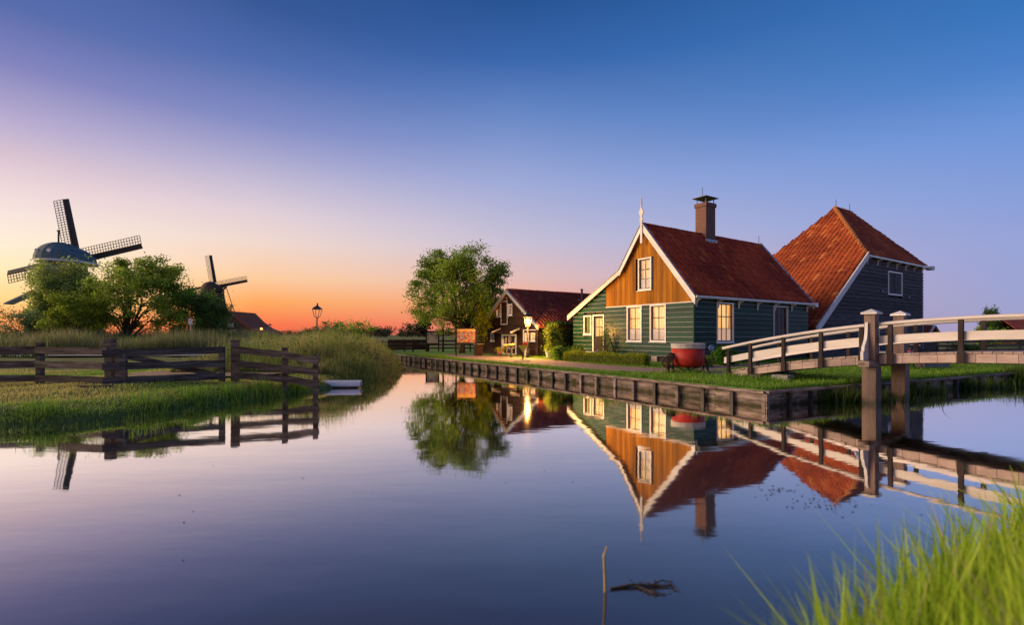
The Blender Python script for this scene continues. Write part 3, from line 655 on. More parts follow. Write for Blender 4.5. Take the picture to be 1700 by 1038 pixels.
mb = MB(); mb.box((.1, .02, -.1), (.14, LY, BOT - .002)); mb.build('plinth', M['dark_core'], h)
mb = MB(); mb.box((.1, .03, -.1), (LEN - .1, .09, BOT - .002)); mb.build('plinth', M['dark_core'], h)
window(h, 'x', 3.29, 4.38, z_(1.52), z_(3.5), 2, 3, M['lit'])
window(h, 'x', 1.65, 2.72, z_(1.53), z_(3.5), 2, 3, M['lit'])
window(h, 'x', 2.62, 3.55, z_(4.32), z_(6.08), 2, 3, M['lit_pale'])
window(h, 'x', 7.32, 8.02, z_(1.9), z_(3.1), 2, 1, M['lit_yellow'])
window(h, 'y', 1.79, 3.24, z_(1.49), z_(3.57), 3, 3, M['lit'])
window(h, 'y', 7.07, 8.62, z_(1.5), z_(3.56), 3, 2, M['curtain_dark'])
def door(parent):                       # half-glazed front door
    mb = MB(); a0, a1, z0, z1 = 6.21, 7.21, z_(.86), z_(3.12)
    mb.box((-.05, a0, z0), (.1, a0 + .08, z1)); mb.box((-.05, a1 - .08, z0), (.1, a1, z1)); mb.box((-.05, a0 + .08, z1 - .08), (.1, a1 - .08, z1))
    f = mb.build('door_frame', M['white'], parent)
    mb = MB(); b0, b1 = a0 + .08, a1 - .08
    mb.box((.01, b0, z0), (.05, b1, z0 + .95)); mb.box((.01, b0, z0 + .95), (.05, b0 + .1, z1 - .08)); mb.box((.01, b1 - .1, z0 + .95), (.05, b1, z1 - .08)); mb.box((.01, b0 + .1, z1 - .22), (.05, b1 - .1, z1 - .08))
    mb.box((.012, (b0 + b1) / 2 - .015, z0 + .95), (.048, (b0 + b1) / 2 + .015, z1 - .22)); mb.box((.014, b0 + .1, z0 + 1.5), (.046, b1 - .1, z0 + 1.53))
    for s in (0, 1): mb.box((.0, b0 + .1 + s * .38, z0 + .15), (.012, b0 + .42 + s * .35, z0 + .8))
    d = mb.build('door', M['brown_paint'], parent)
    for i in (0, 1):
        for k in (0, 1):
            mb = MB(); ym = (b0 + b1) / 2; y0 = b0 + .1 if i == 0 else ym; y1 = ym if i == 0 else b1 - .1; zz = z0 + (.95 if k == 0 else 1.52)
            mb.box((.028, y0, zz), (.033, y1, zz + (.56 if k == 0 else .53))); mb.build('pane', M['glass'], d)
    mb = MB(); mb.poly([(.12, b0, z0 + .8), (.12, b1, z0 + .8), (.12, b1, z1 - .1), (.12, b0, z1 - .1)]); mb.build('curtain', M['lit'], d)
    mb = MB(); mb.tube([(.012, b0 + .07, z0 + 1.0), (-.05, b0 + .07, z0 + 1.0), (-.05, b0 + .19, z0 + 1.0)], .012, 6); mb.build('handle', M['galv'], d)
door(h)
# roof planes
OV = .22
def slab(pts, t=.06):
    return MB().prism(pts, (0, 0, -t))
ro = MB(); ro.prism([(-OV + .05, -.15, EAVE - .15 * (PEAK - EAVE) / RY + .02), (-OV + .05, RY, PEAK + .02), (-OV + .05, BY, BZ + .02), (-OV + .05, LY + .2, LE - .10), (-OV + .05, LY + .2, LE - .16), (-OV + .05, BY, BZ - .06), (-OV + .05, RY, PEAK - .08), (-OV + .05, -.15, EAVE - .15 * (PEAK - EAVE) / RY - .05)], (LEN + 2 * OV - .1, 0, 0))
roof = ro.build('roof', M['tile_dark'], h)
sl = Vector((0, RY + .15, (PEAK - EAVE) / RY * (RY + .15))); slu = sl.normalized(); no = Vector((0, -slu.z, slu.y))
tiles('roof_tiles', roof, (-OV + .06, -.15, EAVE - .15 * (PEAK - EAVE) / RY + .03), (1, 0, 0), slu, no, LEN + 2 * OV - .12, sl.length, M['tile'], seed=2)
s2 = Vector((0, -(BY - RY), PEAK - BZ)); s2u = s2.normalized(); n2 = Vector((0, s2u.z, -s2u.y))
tiles('roof_tiles', roof, (-OV + .06, BY, BZ + .03), (1, 0, 0), s2u, n2, LEN + 2 * OV - .12, s2.length, M['tile'], seed=3)
s3 = Vector((0, -(LY + .2 - BY), BZ - LE + .12)); s3u = s3.normalized(); n3 = Vector((0, s3u.z, -s3u.y))
tiles('roof_tiles', roof, (-OV + .06, LY + .2, LE - .09), (1, 0, 0), s3u, n3, LEN + 2 * OV - .12, s3.length, M['tile'], seed=4)
def ridge_caps(parent, p, q, r, m, n=None, name='ridge_tile', one=True):
    p = Vector(p); q = Vector(q); L_ = (q - p).length; n = n or int(L_ / .36); d = (q - p).normalized(); a = d.cross(Vector((0, 0, 1))).normalized(); b = a.cross(d); mb = MB()
    for i in range(n):
        s = p + d * (L_ * i / n - .02); e = p + d * (L_ * (i + 1) / n); j = random.uniform(-.008, .008); rs = []
        for c, rad in ((s, r * 1.06), (e, r * .92)):
            rs.append([c + a * (rad * math.cos(t)) + b * (rad * .75 * math.sin(t) + j) for t in np.linspace(-.2, math.pi + .2, 8)])
        for k in range(7): mb.poly([rs[0][k], rs[0][k + 1], rs[1][k + 1], rs[1][k]])
        mb.poly(list(reversed(rs[0])))
    o = mb.build(name, m, parent); o['kind'] = 'stuff'; return o
ridge_caps(roof, (-OV + .1, RY, PEAK + .03), (LEN + OV - .1, RY, PEAK + .03), .14, M['tile'])
def barge(parent, pts, x0, x1, hgt, m, name='barge_board'):
    mb = MB()
    for (ya, za), (yb, zb) in zip(pts[:-1], pts[1:]):
        mb.hexa([(x0, ya, za - hgt), (x1, ya, za - hgt), (x1, yb, zb - hgt), (x0, yb, zb - hgt), (x0, ya, za), (x1, ya, za), (x1, yb, zb), (x0, yb, zb)])
    return mb.build(name, m, parent)
R0 = [(-.24, roof_z(0) - .24 * (PEAK - EAVE) / RY + .08), (RY - .03, PEAK + .08)]
L0 = [(RY + .03, PEAK + .08), (BY, BZ + .06)]; L1 = [(BY + .005, BZ + .05), (LY + .28, LE - .12)]
for pts, hg in ((R0, .42), (L0, .36), (L1, .28)):
    barge(h, pts, -OV - .03, -OV + .035, hg, M['white'])
    barge(h, [(a, b + .035) for a, b in pts], -OV - .07, -OV + .12, .033, M['lead'], 'verge_trim')
barge(h, [R0[0], (RY - .03, PEAK + .1)], LEN + OV - .05, LEN + OV + .03, .3, M['white'])
barge(h, [(a, b + .12) for a, b in R0], LEN + OV - .15, LEN + OV + .06, .035, M['lead'], 'verge_trim')
# gable finial
mb = MB()
prof = [(.0, -1.0), (.07, -1.0), (.07, .18), (.12, .30), (.05, .44), (.17, .66), (.05, .88), (.035, 1.05)]
pts = [(a, b) for a, b in prof] + [(.03, 1.05 + .5), (.015, 1.5)]
outl = [(p[0], p[1]) for p in prof[1:]] + [(.022, 1.45), (.0, 1.5)]
ring = [(-OV - .075, RY + a, PEAK + b) for a, b in outl] + [(-OV - .075, RY - a, PEAK + b) for a, b in reversed(outl[:-1])]
mb.prism(ring, (.05, 0, 0))
for k in range(6): mb.lathe([(.034, 0), (.045, .03), (.03, .06)], (-OV - .05, RY, PEAK + .95 + k * .08), 8)
mb.build('finial', M['white'], h)
# gutter and brackets on the side facing the bridge
mb = MB(); gy_, gz_ = -.36, EAVE - .36 * (PEAK - EAVE) / RY + .0
gz_ = EAVE - .30
mb.prism([(-OV, -.34, gz_), (-OV, -.34, gz_ + .11), (-OV, -.30, gz_ + .11), (-OV, -.30, gz_ + .03), (-OV, -.18, gz_ + .03), (-OV, -.18, gz_ + .1), (-OV, -.14, gz_ + .1), (-OV, -.14, gz_)], (LEN + 2 * OV + .1, 0, 0)); mb.build('gutter', M['white'], h)
mb = MB(); mb.box((-.02, -.14, gz_ - .01), (LEN, -.0, gz_ + .06)); mb.build('soffit', M['white'], h)
for a in np.linspace(.1, LEN - .25, 7): vbracket(h, 'y', float(a), gz_ - .005, M['white'], .3)
mb = MB(); mb.box((LEN + .1, -.42, gz_ - .12), (LEN + .4, -.1, gz_ + .14)); mb.build('gutter_box', M['white'], h)
# chimney
ch = MB(); ch.box((4.75, RY - .42, PEAK - .55), (5.65, RY + .3, z_(9.52))); ch.box((4.70, RY - .47, z_(9.523)), (5.70, RY + .35, z_(9.75))); ch = ch.build('chimney', M['brick'], h)
mb = MB(); mb.box((4.66, RY - .52, PEAK - .75), (5.74, RY - .425, PEAK - .30)); mb.hexa([(4.6, RY - .75, PEAK - .9), (5.8, RY - .75, PEAK - .9), (5.8, RY - .43, PEAK - .48), (4.6, RY - .43, PEAK - .48), (4.6, RY - .75, PEAK - .86), (5.8, RY - .75, PEAK - .86), (5.8, RY - .43, PEAK - .44), (4.6, RY - .43, PEAK - .44)]); mb.build('flashing', M['lead'], ch)
mb = MB()
for x in (4.82, 5.58):
    for y in (RY - .36, RY + .24): mb.box((x - .02, y - .02, z_(9.75)), (x + .02, y + .02, z_(10.06)))
i = len(mb.v); a = .12
mb.box((4.7 - a, RY - .42 - a, z_(10.06)), (5.7 + a, RY + .3 + a, z_(10.09)))
i = len(mb.v); mb.v += [(4.7 - a, RY - .42 - a, z_(10.093)), (5.7 + a, RY - .42 - a, z_(10.093)), (5.7 + a, RY + .3 + a, z_(10.093)), (4.7 - a, RY + .3 + a, z_(10.093)), (5.2, RY - .06, z_(10.26))]
for f in ((0, 1, 4), (1, 2, 4), (2, 3, 4), (3, 0, 4), (3, 2, 1, 0)): mb.f.append(tuple(i + q for q in f)); mb.m.append(0)
mb.tube([(5.0, RY, z_(10.1)), (5.0, RY, z_(10.75))], .016, 5)
mb.build('cowl', M['metal_dark'], ch)
mb = MB(); mb.tube([(LEN + .02, RY, PEAK), (LEN + .02, RY, PEAK + .65)], .018, 5); mb.build('lightning_rod', M['metal_dark'], h)

# ------------------------------------------------------------------ the black barn (same frame, origin at the foot of its front wall)
bw = empty('black_barn', isl(20.08, 8.25, HZ), ANG, 'black tarred barn with tall orange-red tiled roof', 'barn')
E1, E2, PK, PE, WR = 27.17 - 20.08, 38.3 - 20.08, 34.2 - 20.08, 37.0 - 20.08, 13.1 - 8.25
ZV, ZE, ZP = z_(2.32), z_(7.62), z_(12.95)
WB = WR + (PK - E1) * .37; WBK = WB
def lv(z): return max(.02, (z - ZV) / (ZE - ZV) * E1 + .12 if z > ZV else .02)
core = MB(); core.prism([(.3, .12, -.2), (E2 - .1, .12, -.2), (E2 - .1, .12, ZE - .1), (E1 + .1, .12, ZE - .1), (.3, .12, ZV - .1)], (0, WB - .3, 0)); bwall = core.build('wall', M['dark_core'], bw)
bwin = (31.3 - 20.08, 33.94 - 20.08, z_(4.93), z_(6.77))
clapboards(bwall, 'y', 0, E2, -.05, ZE - .02, .27, [bwin], M['black_board'], limits=lambda z: (lv(z), E2 - .05), rr=random.Random(12), th=.075)
mb = MB(); a0, a1, c0, c1 = bwin; c = .12
mb.box((a0, -.07, c0), (a0 + c, .1, c1)); mb.box((a1 - c, -.07, c0), (a1, .1, c1)); mb.box((a0 + c, -.07, c1 - c), (a1 - c, .1, c1)); mb.box((a0 + c, -.07, c0), (a1 - c, .1, c0 + c)); wf = mb.build('window', M['white'], bw)
nb = 9
for i in range(nb):
    x0 = a0 + c + (a1 - a0 - 2 * c) * i / nb; mb = MB(); mb.box((x0 + .006, -.03, c0 + c), (x0 + (a1 - a0 - 2 * c) / nb - .006, .0, c1 - c)); mb.build('shutter_board', M['black_board'], wf)
# barn roof: front plane (towards the bridge), left plane running low, back plane
mb = MB(); tp = lambda x, y, z: (x, y, z)
A = (-.1, -.2, ZV - .02); B = (E1, -.2, ZE - .02); Pk = (PK, WR, ZP); Pe = (PE + .5, WR, ZP); E2p = (E2 + .15, -.25, ZE - .08); Bb = (E1, WB, ZE); Ab = (-.1, WB, ZV)
for pl in ([A, B, Bb, Ab], [B, Pk, Bb], [(E1 - .02, -.25, ZE - .06), E2p, Pe, Pk], [Pk, Pe, (E2 + .15, WB, ZE), Bb]): mb.prism(pl, (0, 0, -.1))
mb.poly([(E2, 0, ZE - .1), (E2, WB, ZE - .1), (PE + .4, WR, ZP - .12)])
broof = mb.build('roof', M['tile_dark'], bw)
mb = MB(); mb.poly([(E2 - .02, .05, ZE - .15), (E2 - .02, WB, ZE - .15), (PE + .3, WR, ZP - .15)]); mb.build('gable_wall', M['black_board'], bw)
sA = Vector((PK + .1, 0, ZP - ZV)); sAu = sA.normalized(); nA = Vector((-sAu.z, 0, sAu.x)); SE = (Vector((E1, 0, ZE)) - Vector((-.1, 0, ZV))).length; ST = sA.length
def lims(s):
    if s <= SE: return (0, WB + .2)
    k = (s - SE) / (ST - SE); return (k * (WR + .2), WB + .2 + k * (WR - WB - .0))
tiles('roof_tiles', broof, (-.1, -.2, ZV + .03), (0, 1, 0), sAu, nA, WB + .2, ST, M['tile_barn'], tw=.34, tl=.44, cols=((.20, .040, .018), (.42, .10, .03)), odd=(.5, .17, .055), top_fn=lims, seed=7)
sB = Vector((0, WR + .25, ZP - ZE + .06)); sBu = sB.normalized(); nB = Vector((0, -sBu.z, sBu.y))
def limf(s):
    k = s / sB.length; return (k * (PK - E1), E2 + .15 - E1 + k * (PE + .4 - E2 - .15))
tiles('roof_tiles', broof, (E1, -.25, ZE - .04), (1, 0, 0), sBu, nB, E2 - E1, sB.length, M['tile_barn'], tw=.34, tl=.44, cols=((.20, .040, .018), (.42, .10, .03)), odd=(.5, .17, .055), top_fn=limf, seed=8)
ridge_caps(broof, (E1, -.2, ZE + .05), (PK, WR, ZP + .08), .17, M['moss'], name='hip_tile')
ridge_caps(broof, (PK, WR, ZP + .08), (PE + .4, WR, ZP + .08), .17, M['moss'])
mb = MB(); q = (E1) / 1
mb.hexa([(-.25, -.36, ZV - .42), (-.25, -.26, ZV - .42), (E1 + .05, -.26, ZE - .28), (E1 + .05, -.36, ZE - .28), (-.25, -.36, ZV + .06), (-.25, -.26, ZV + .06), (E1 + .05, -.26, ZE + .16), (E1 + .05, -.36, ZE + .16)]); mb.build('barge_board', M['white'], bw)
mb = MB(); mb.box((E1 + .06, -.42, ZE - .2), (E2 + .4, -.28, ZE - .08)); mb.build('gutter', M['white'], bw)
for a in np.linspace(E1 + .5, E2 - .3, 7): vbracket(bw, 'y', float(a), ZE - .2, M['white'], .34)
mb = MB(); mb.box((E2 + .2, -.6, ZE - .32), (E2 + .75, -.15, ZE - .02)); mb.build('gutter_box', M['lead'], bw)
mb = MB()
for k in range(24): mb.box((E2 - .02, -.05, .2 + k * .27), (E2 + .08, .03, .43 + k * .27))
mb.build('corner_trim', M['white'], bw)
for x in (PK + .2, PE): mb = MB(); mb.tube([(x, WR, ZP), (x, WR, ZP + .8)], .025, 5); mb.build('lightning_rod', M['metal_dark'], bw)
for x, z in ((30.0, 5.05), (35.0, 4.8)):
    mb = MB(); mb.box((x - 20.08, -.1, z_(z)), (x - 20.08 + .35, .0, z_(z) + .22)); mb.build('vent', M['metal_dark'], bw)
window(bw, 'y', 6.2, 7.4, 1.0, 2.2, 2, 2, M['curtain_dark'], deep=.0, shift=(0, -.01, 0))
window(bw, 'y', 9.6, 10.9, .2, 2.3, 2, 2, M['curtain_dark'], shift=(0, -.01, 0))

# ------------------------------------------------------------------ brown shop house behind the green one
sh = empty('brown_house', isl(6.22, 18.6, HZ), ANG, 'dark brown wooden shop house with white windows behind the tree', 'house')
SP, SE_, SRY, SLY, SLEN = z_(5.05), z_(2.65), 3.5, 8.05, 14.0
def sroof(y): return SE_ + (SP - SE_) * y / SRY if y < SRY else SP - (SP - SE_) * (y - SRY) / SRY
def slim(z):
    if z <= sroof(SLY): return (.02, SLY)
    lo = max(.02, (z - SE_) / (SP - SE_) * SRY); return (lo, min(SLY, SRY + (SP - z) / (SP - SE_) * SRY))
core = MB(); core.prism([(.15, .1, -.2), (.15, SLY - .1, -.2), (.15, SLY - .1, sroof(SLY) - .1), (.15, SRY, SP - .15), (.15, .1, SE_ - .1)], (SLEN - .3, 0, 0)); swall = core.build('wall', M['dark_core'], sh)
sholes = [(4.72, 5.35, z_(3.23), z_(4.15)), (3.75, 4.66, z_(2.64), z_(4.3)), (3.11, 3.72, z_(3.27), z_(4.11)), (7.36, 7.84, z_(1.38), z_(2.0)), (5.61, 6.15, z_(1.4), z_(2.04)), (2.57, 4.49, .06, z_(1.94)), (1.02, 1.52, z_(1.45), z_(2.02)), (.33, .81, z_(1.46), z_(2.02))]
clapboards(swall, 'x', 0, SLY, .0, SP - .1, .22, sholes, M['brown_board'], limits=slim, rr=random.Random(21), th=.035)
window(sh, 'x', 4.72, 5.35, z_(3.23), z_(4.15), 2, 3, M['curtain_dark'], sash_m=M['white'], casing=.06)
window(sh, 'x', 3.11, 3.72, z_(3.27), z_(4.11), 2, 3, M['curtain_dark'], sash_m=M['white'], casing=.06)
window(sh, 'x', 7.36, 7.84, z_(1.38), z_(2.0), 1, 2, M['curtain_dark'], sash_m=M['white'], casing=.05)
window(sh, 'x', 5.61, 6.15, z_(1.4), z_(2.04), 2, 2, M['curtain_dark'], sash_m=M['white'], casing=.06)
window(sh, 'x', 1.02, 1.52, z_(1.45), z_(2.02), 2, 2, M['lit_amber'], sash_m=M['white'], casing=.06)
window(sh, 'x', .33, .81, z_(1.46), z_(2.02), 2, 2, M['lit_amber'], sash_m=M['white'], casing=.06)
window(sh, 'x', 3.80, 4.61, z_(4.32), z_(4.62), 4, 1, M['curtain_dark'], sash_m=M['white'], casing=.05)
mb = MB(); a0, a1, c0, c1 = 3.75, 4.66, z_(2.64), z_(4.3); c = .05
mb.box((-.05, a0, c0), (.05, a0 + c, c1)); mb.box((-.05, a1 - c, c0), (.05, a1, c1)); mb.box((-.05, a0 + c, c0), (.05, a1 - c, c0 + c)); hd = mb.build('hoist_door', M['white'], sh)
for i in range(4):
    x0 = a0 + c + (a1 - a0 - 2 * c) * i / 4; mb = MB(); mb.box((-.02, x0 + .004, c0 + c), (.03, x0 + (a1 - a0 - 2 * c) / 4 - .004, c1)); mb.build('board', M['brown_board'], hd)
# open serving hatch with a half door below it
mb = MB(); a0, a1 = 2.57, 4.49; zt = z_(1.94)
mb.box((-.07, a0, .05), (.1, a0 + .08, zt)); mb.box((-.07, a1 - .08, .05), (.1, a1, zt)); mb.box((-.07, a0 + .08, zt - .08), (.1, a1 - .08, zt)); mb.box((-.12, a0 + .08, .74), (.1, a1 - .08, .80))
mb.box((-.03, a0 + .08, .05), (.02, a1 - .08, .1))
for i in range(12): mb.prism([(-.075, a0 + .1 + i * .145, zt - .08), (-.075, a0 + .24 + i * .145, zt - .08), (-.075, a0 + .17 + i * .145, zt - .15)], (.01, 0, 0))
ht = mb.build('serving_hatch', M['white'], sh)
mb = MB(); mb.box((.3, a0 + .05, .0), (.34, a1 - .05, zt)); mb.build('dark_interior', M['dark_core'], ht)
for i, (yy, zz, r, hh, mm) in enumerate(((2.85, .82, .14, .55, 'galv'), (3.25, .82, .10, .4, 'metal_dark'), (3.62, .82, .16, .6, 'deck_wood'), (4.15, .82, .09, .5, 'galv'))):
    mb = MB(); mb.lathe([(r * .8, 0), (r, hh * .2), (r, hh * .7), (r * .5, hh * .9), (r * .55, hh)], (.12, yy, zz), 10); tag(mb.build('milk_jug', M[mm], ht))
for i in range(7):
    yy = a0 + .2 + i * .26; mb = MB(); mb.lathe([(.02, 0), (.09, .06), (.11, .16), (.10, .2)], (-.12, yy, .42 + .08 * math.sin(i * 2)), 10); mb.build('hanging_pan', M['galv'], ht)
mb = MB(); mb.hexa([(-.75, 2.2, z_(2.02)), (-.75, 4.7, z_(2.02)), (-.02, 4.7, z_(2.28)), (-.02, 2.2, z_(2.28)), (-.75, 2.2, z_(2.06)), (-.75, 4.7, z_(2.06)), (-.02, 4.7, z_(2.32)), (-.02, 2.2, z_(2.32))]); mb.build('awning', M['brown_board'], sh)
for y in (2.2, 4.7): mb = MB(); mb.beam((-.78, y, z_(2.05)), (-.0, y, z_(2.33)), .05, .12); mb.build('awning_trim', M['white'], sh)
mb = MB(); mb.box((-.08, .2, z_(2.19)), (-.036, 1.68, z_(2.25))); mb.box((-.08, 1.62, .0), (-.036, 1.69, z_(2.19))); mb.build('porch_trim', M['white'], sh)
for pts in ([(-.35, sroof(-.0) - .35 * .686 + .06), (SRY - .02, SP + .06)], [(SRY + .02, SP + .06), (SLY + .25, sroof(SLY + .25) + .06)]):
    barge(sh, pts, -.32, -.26, .26, M['edge']); barge(sh, [(a, b + .03) for a, b in pts], -.36, -.12, .028, M['lead'], 'verge_trim')
ro = MB(); ro.prism([(-.25, -.35, sroof(0) - .24 + .01), (-.25, SRY, SP + .01), (-.25, SLY + .25, sroof(SLY + .25) + .01), (-.25, SLY + .25, sroof(SLY + .25) - .06), (-.25, SRY, SP - .07), (-.25, -.35, sroof(0) - .31)], (SLEN + .4, 0, 0)); sroof_o = ro.build('roof', M['tile_dark'], sh)
s1 = Vector((0, SRY + .35, SP - SE_ + .24)); su = s1.normalized()
tiles('roof_tiles', sroof_o, (-.24, -.35, SE_ - .22), (1, 0, 0), su, Vector((0, -su.z, su.y)), SLEN + .38, s1.length, M['tile_dark'], tw=.3, tl=.38, cols=((.09, .034, .03), (.19, .060, .048)), odd=(.22, .09, .06), seed=12)
s1 = Vector((0, -(SLY + .25 - SRY), SP - sroof(SLY + .25))); su = s1.normalized()
tiles('roof_tiles', sroof_o, (-.24, SLY + .25, sroof(SLY + .25) + .02), (1, 0, 0), su, Vector((0, su.z, -su.y)), SLEN + .38, s1.length, M['tile_dark'], tw=.3, tl=.38, cols=((.09, .034, .03), (.19, .060, .048)), odd=(.22, .09, .06), seed=13)
ridge_caps(sroof_o, (-.2, SRY, SP + .05), (SLEN + .1, SRY, SP + .05), .15, M['tile_barn'])
mb = MB(); mb.tube([(6.0, 2.6, SP - .7), (6.0, 2.6, SP + .25)], .08, 8); mb.lathe([(.1, 0), (.13, .05), (.02, .14)], (6.0, 2.6, SP + .26), 8); fl = mb.build('flue_pipe', M['metal_dark'], sh)
mb = MB(); mb.hexa([(5.75, 2.3, SP - .80), (6.25, 2.3, SP - .80), (6.25, 2.75, SP - .48), (5.75, 2.75, SP - .48), (5.75, 2.3, SP - .72), (6.25, 2.3, SP - .72), (6.25, 2.75, SP - .40), (5.75, 2.75, SP - .40)]); mb.build('flashing', M['lead'], fl)

# ------------------------------------------------------------------ street lanterns
def lantern(loc, hgt, label, lit=None, tilt=0, power=0, s=1.0, far=False):
    o = empty('street_lamp', loc, 0, label, 'street lamp', 'lantern lamp posts along the paths'); o.rotation_euler = (0, tilt, 0)
    mb = MB(); H = hgt - .95 * s; n = 6 if far else 10
    mb.lathe([(.11 * s, 0), (.11 * s, .35), (.07 * s, .42), (.065 * s, .9), (.05 * s, 1.0), (.042 * s, H - .08), (.07 * s, H - .05), (.03 * s, H)], (0, 0, 0), n); mb.build('post', M['metal_dark'], o)
    a, b = .13 * s, .24 * s; z0, z1 = H, H + .52 * s
    mb = MB(); mb.box((-a, -a, z0 - .03), (a, a, z0))
    for sx in (-1, 1):
        for sy in (-1, 1): mb.beam((sx * a, sy * a, z0), (sx * b, sy * b, z1), .03 * s, .03 * s)
    mb.box((-b - .02, -b - .02, z1), (b + .02, b + .02, z1 + .03)); c = b + .06
    prof = [(c * 1.25, z1 + .03), (c * .8, z1 + .16 * s), (c * .35, z1 + .24 * s), (.05 * s, z1 + .30 * s), (.06 * s, z1 + .36 * s), (.015, z1 + .46 * s)]
    mb.lathe(prof, (0, 0, 0), 4); mb.build('lantern_head', M['metal_dark'], o)
    g = lit or M['glass']
    for i in range(4):
        t = [(-1, -1), (1, -1), (1, 1), (-1, 1)]; p, q = t[i], t[(i + 1) % 4]
        mb = MB(); mb.poly([(p[0] * a * .97, p[1] * a * .97, z0), (q[0] * a * .97, q[1] * a * .97, z0), (q[0] * b * .97, q[1] * b * .97, z1), (p[0] * b * .97, p[1] * b * .97, z1)]); mb.build('pane', M['glass'] if not lit else lit, o)
    if power:
        mb = MB(); mb.lathe([(.02, -.2), (.10, -.14), (.15, 0), (.12, .14), (.02, .2)], (0, 0, (z0 + z1) / 2), 12); mb.build('bulb', M['bulb'], o, smooth=True)
        ld = bpy.data.lights.new('lamp_light', 'POINT'); ld.energy = power; ld.color = (1, .47, .10); ld.shadow_soft_size = .09
        lo = bpy.data.objects.new('lamp_light', ld); COL.objects.link(lo); lo.parent = o; lo.location = (-.05, -.38, z0 + .2)
    return o
lantern((.98, 30.0, GZ), 2.95, 'lit street lantern glowing orange in front of the brown house', power=1900)
lantern((-13.5, 33.2, .45), 3.62, 'tall unlit black street lantern rising from the reeds', tilt=R(1.5))
lantern((-46.8, 93.2, .45), 3.7, 'small black street lantern beside the far mill barn', far=True)
lantern((-95, 219, .45), 3.7, 'tiny black street lantern on the horizon path', far=True, s=1.1)

# ------------------------------------------------------------------ red cheese vat on the lawn
kv = empty('cheese_vat', (6.72, 18.4, GZ), R(12), 'red metal vat with pale grey rim on rusty supports on the lawn', 'vat')
mb = MB(); mb.lathe([(.08, .20), (.34, .22), (.51, .27), (.585, .40), (.605, .93)], n=40); mb.build('bowl', M['red'], kv, smooth=True)
mb = MB(); mb.lathe([(.617, .93), (.62, .95), (.622, 1.09), (.637, 1.11), (.617, 1.12), (.587, 1.09), (.577, .97)], n=40); mb.build('rim', M['galv'], kv, smooth=True)
for s in (-1, 1):
    mb = MB(); x = s * .68
    mb.beam((x, 0, .72), (x + s * .05, -.22, 0), .06, .06); mb.beam((x, 0, .72), (x + s * .12, .22, 0), .06, .06); mb.beam((x, -.14, .3), (x + s * .06, .14, .3), .04, .04); mb.box((min(x, s * .56), -.06, .62), (max(x, s * .56), .06, .76)); mb.build('support', M['rust'], kv)
def wheel(parent, c, r, n=8, rim=.03, name='gear_wheel', m=None, sub=None):
    mb = MB(); mb.tube([(c[0], c[1] + r * math.cos(t), c[2] + r * math.sin(t)) for t in np.linspace(0, 2 * math.pi, 21)], rim, 6)
    for k in range(n): t = math.pi * 2 * k / n; mb.beam((c[0], c[1], c[2]), (c[0], c[1] + r * math.cos(t), c[2] + r * math.sin(t)), .03, .03, up=(1, 0, 0))
    mb.lathe([(.06, -.06), (.06, .06)], c, 8, axis='x'); return mb.build(name, m or M['rust'], parent)
w1 = wheel(kv, (0, 0, 0), .2); w1.location = (-.92, -.12, .42); w1.rotation_euler = (0, 0, R(65))
w2 = wheel(kv, (0, 0, 0), .13); w2.location = (-.78, -.1, .62); w2.rotation_euler = (0, 0, R(70))
mb = MB(); mb.box((-.98, -.16, .2), (-.66, .1, .32)); mb.box((-.9, -.1, .0), (-.82, -.02, .2)); mb.build('gearbox', M['rust'], kv)
mb = MB(); mb.tube([(-.66, 0, .3), (-.3, -.1, .13), (.1, -.1, .12), (.62, 0, .32)], .025, 6); mb.box((-.04, -.04, 0), (.04, .04, .2)); mb.build('stirrup', M['metal_dark'], kv)

# ------------------------------------------------------------------ blue sign with a white dog
ds = empty('dog_sign', (9.5, 22.9, GZ), 0, 'round blue sign with a white dog on a dark post', 'sign')
mb = MB(); mb.tube([(0, 0.02, 0), (0, 0.02, .95)], .025, 8); mb.build('post', M['metal_dark'], ds)
mb = MB(); mb.lathe([(.135, -.012), (.135, .012)], (0, 0, .82), 28, axis='y'); mb.build('disc', M['blue'], ds)
mb = MB(); mb.lathe([(.142, -.006), (.142, .006)], (0, .008, .82), 28, axis='y'); mb.build('disc_rim', M['white'], ds)
dog = [(-.09, .02), (-.075, .035), (-.03, .03), (.03, .035), (.045, .06), (.06, .075), (.07, .06), (.095, .05), (.095, .035), (.065, .03), (.055, -.005), (.06, -.06), (.04, -.06), (.035, -.015), (-.03, -.012), (-.04, -.06), (-.06, -.06), (-.055, -.01), (-.065, .01)]
mb = MB(); mb.prism([(a, -.0165, .82 + b) for a, b in dog], (0, .004, 0)); mb.build('dog_symbol', M['white'], ds)

# ------------------------------------------------------------------ steps at the front door
stp = empty('door_steps', isl(7.25, 14.7, GZ), ANG, 'small white-edged grey wooden steps at the green house door', 'steps')
for k in range(3):
    mb = MB(); x0 = -.75 + k * .28; zz = .12 + k * .15; mb.box((x0, -.55, zz), (x0 + .3, .55, zz + .035)); mb.build('tread', M['lead'], stp)
for y in (-.58, .58):
    mb = MB(); mb.beam((-.85, y, .04), (.12, y, .52), .04, .12); mb.build('stringer', M['lead'], stp)

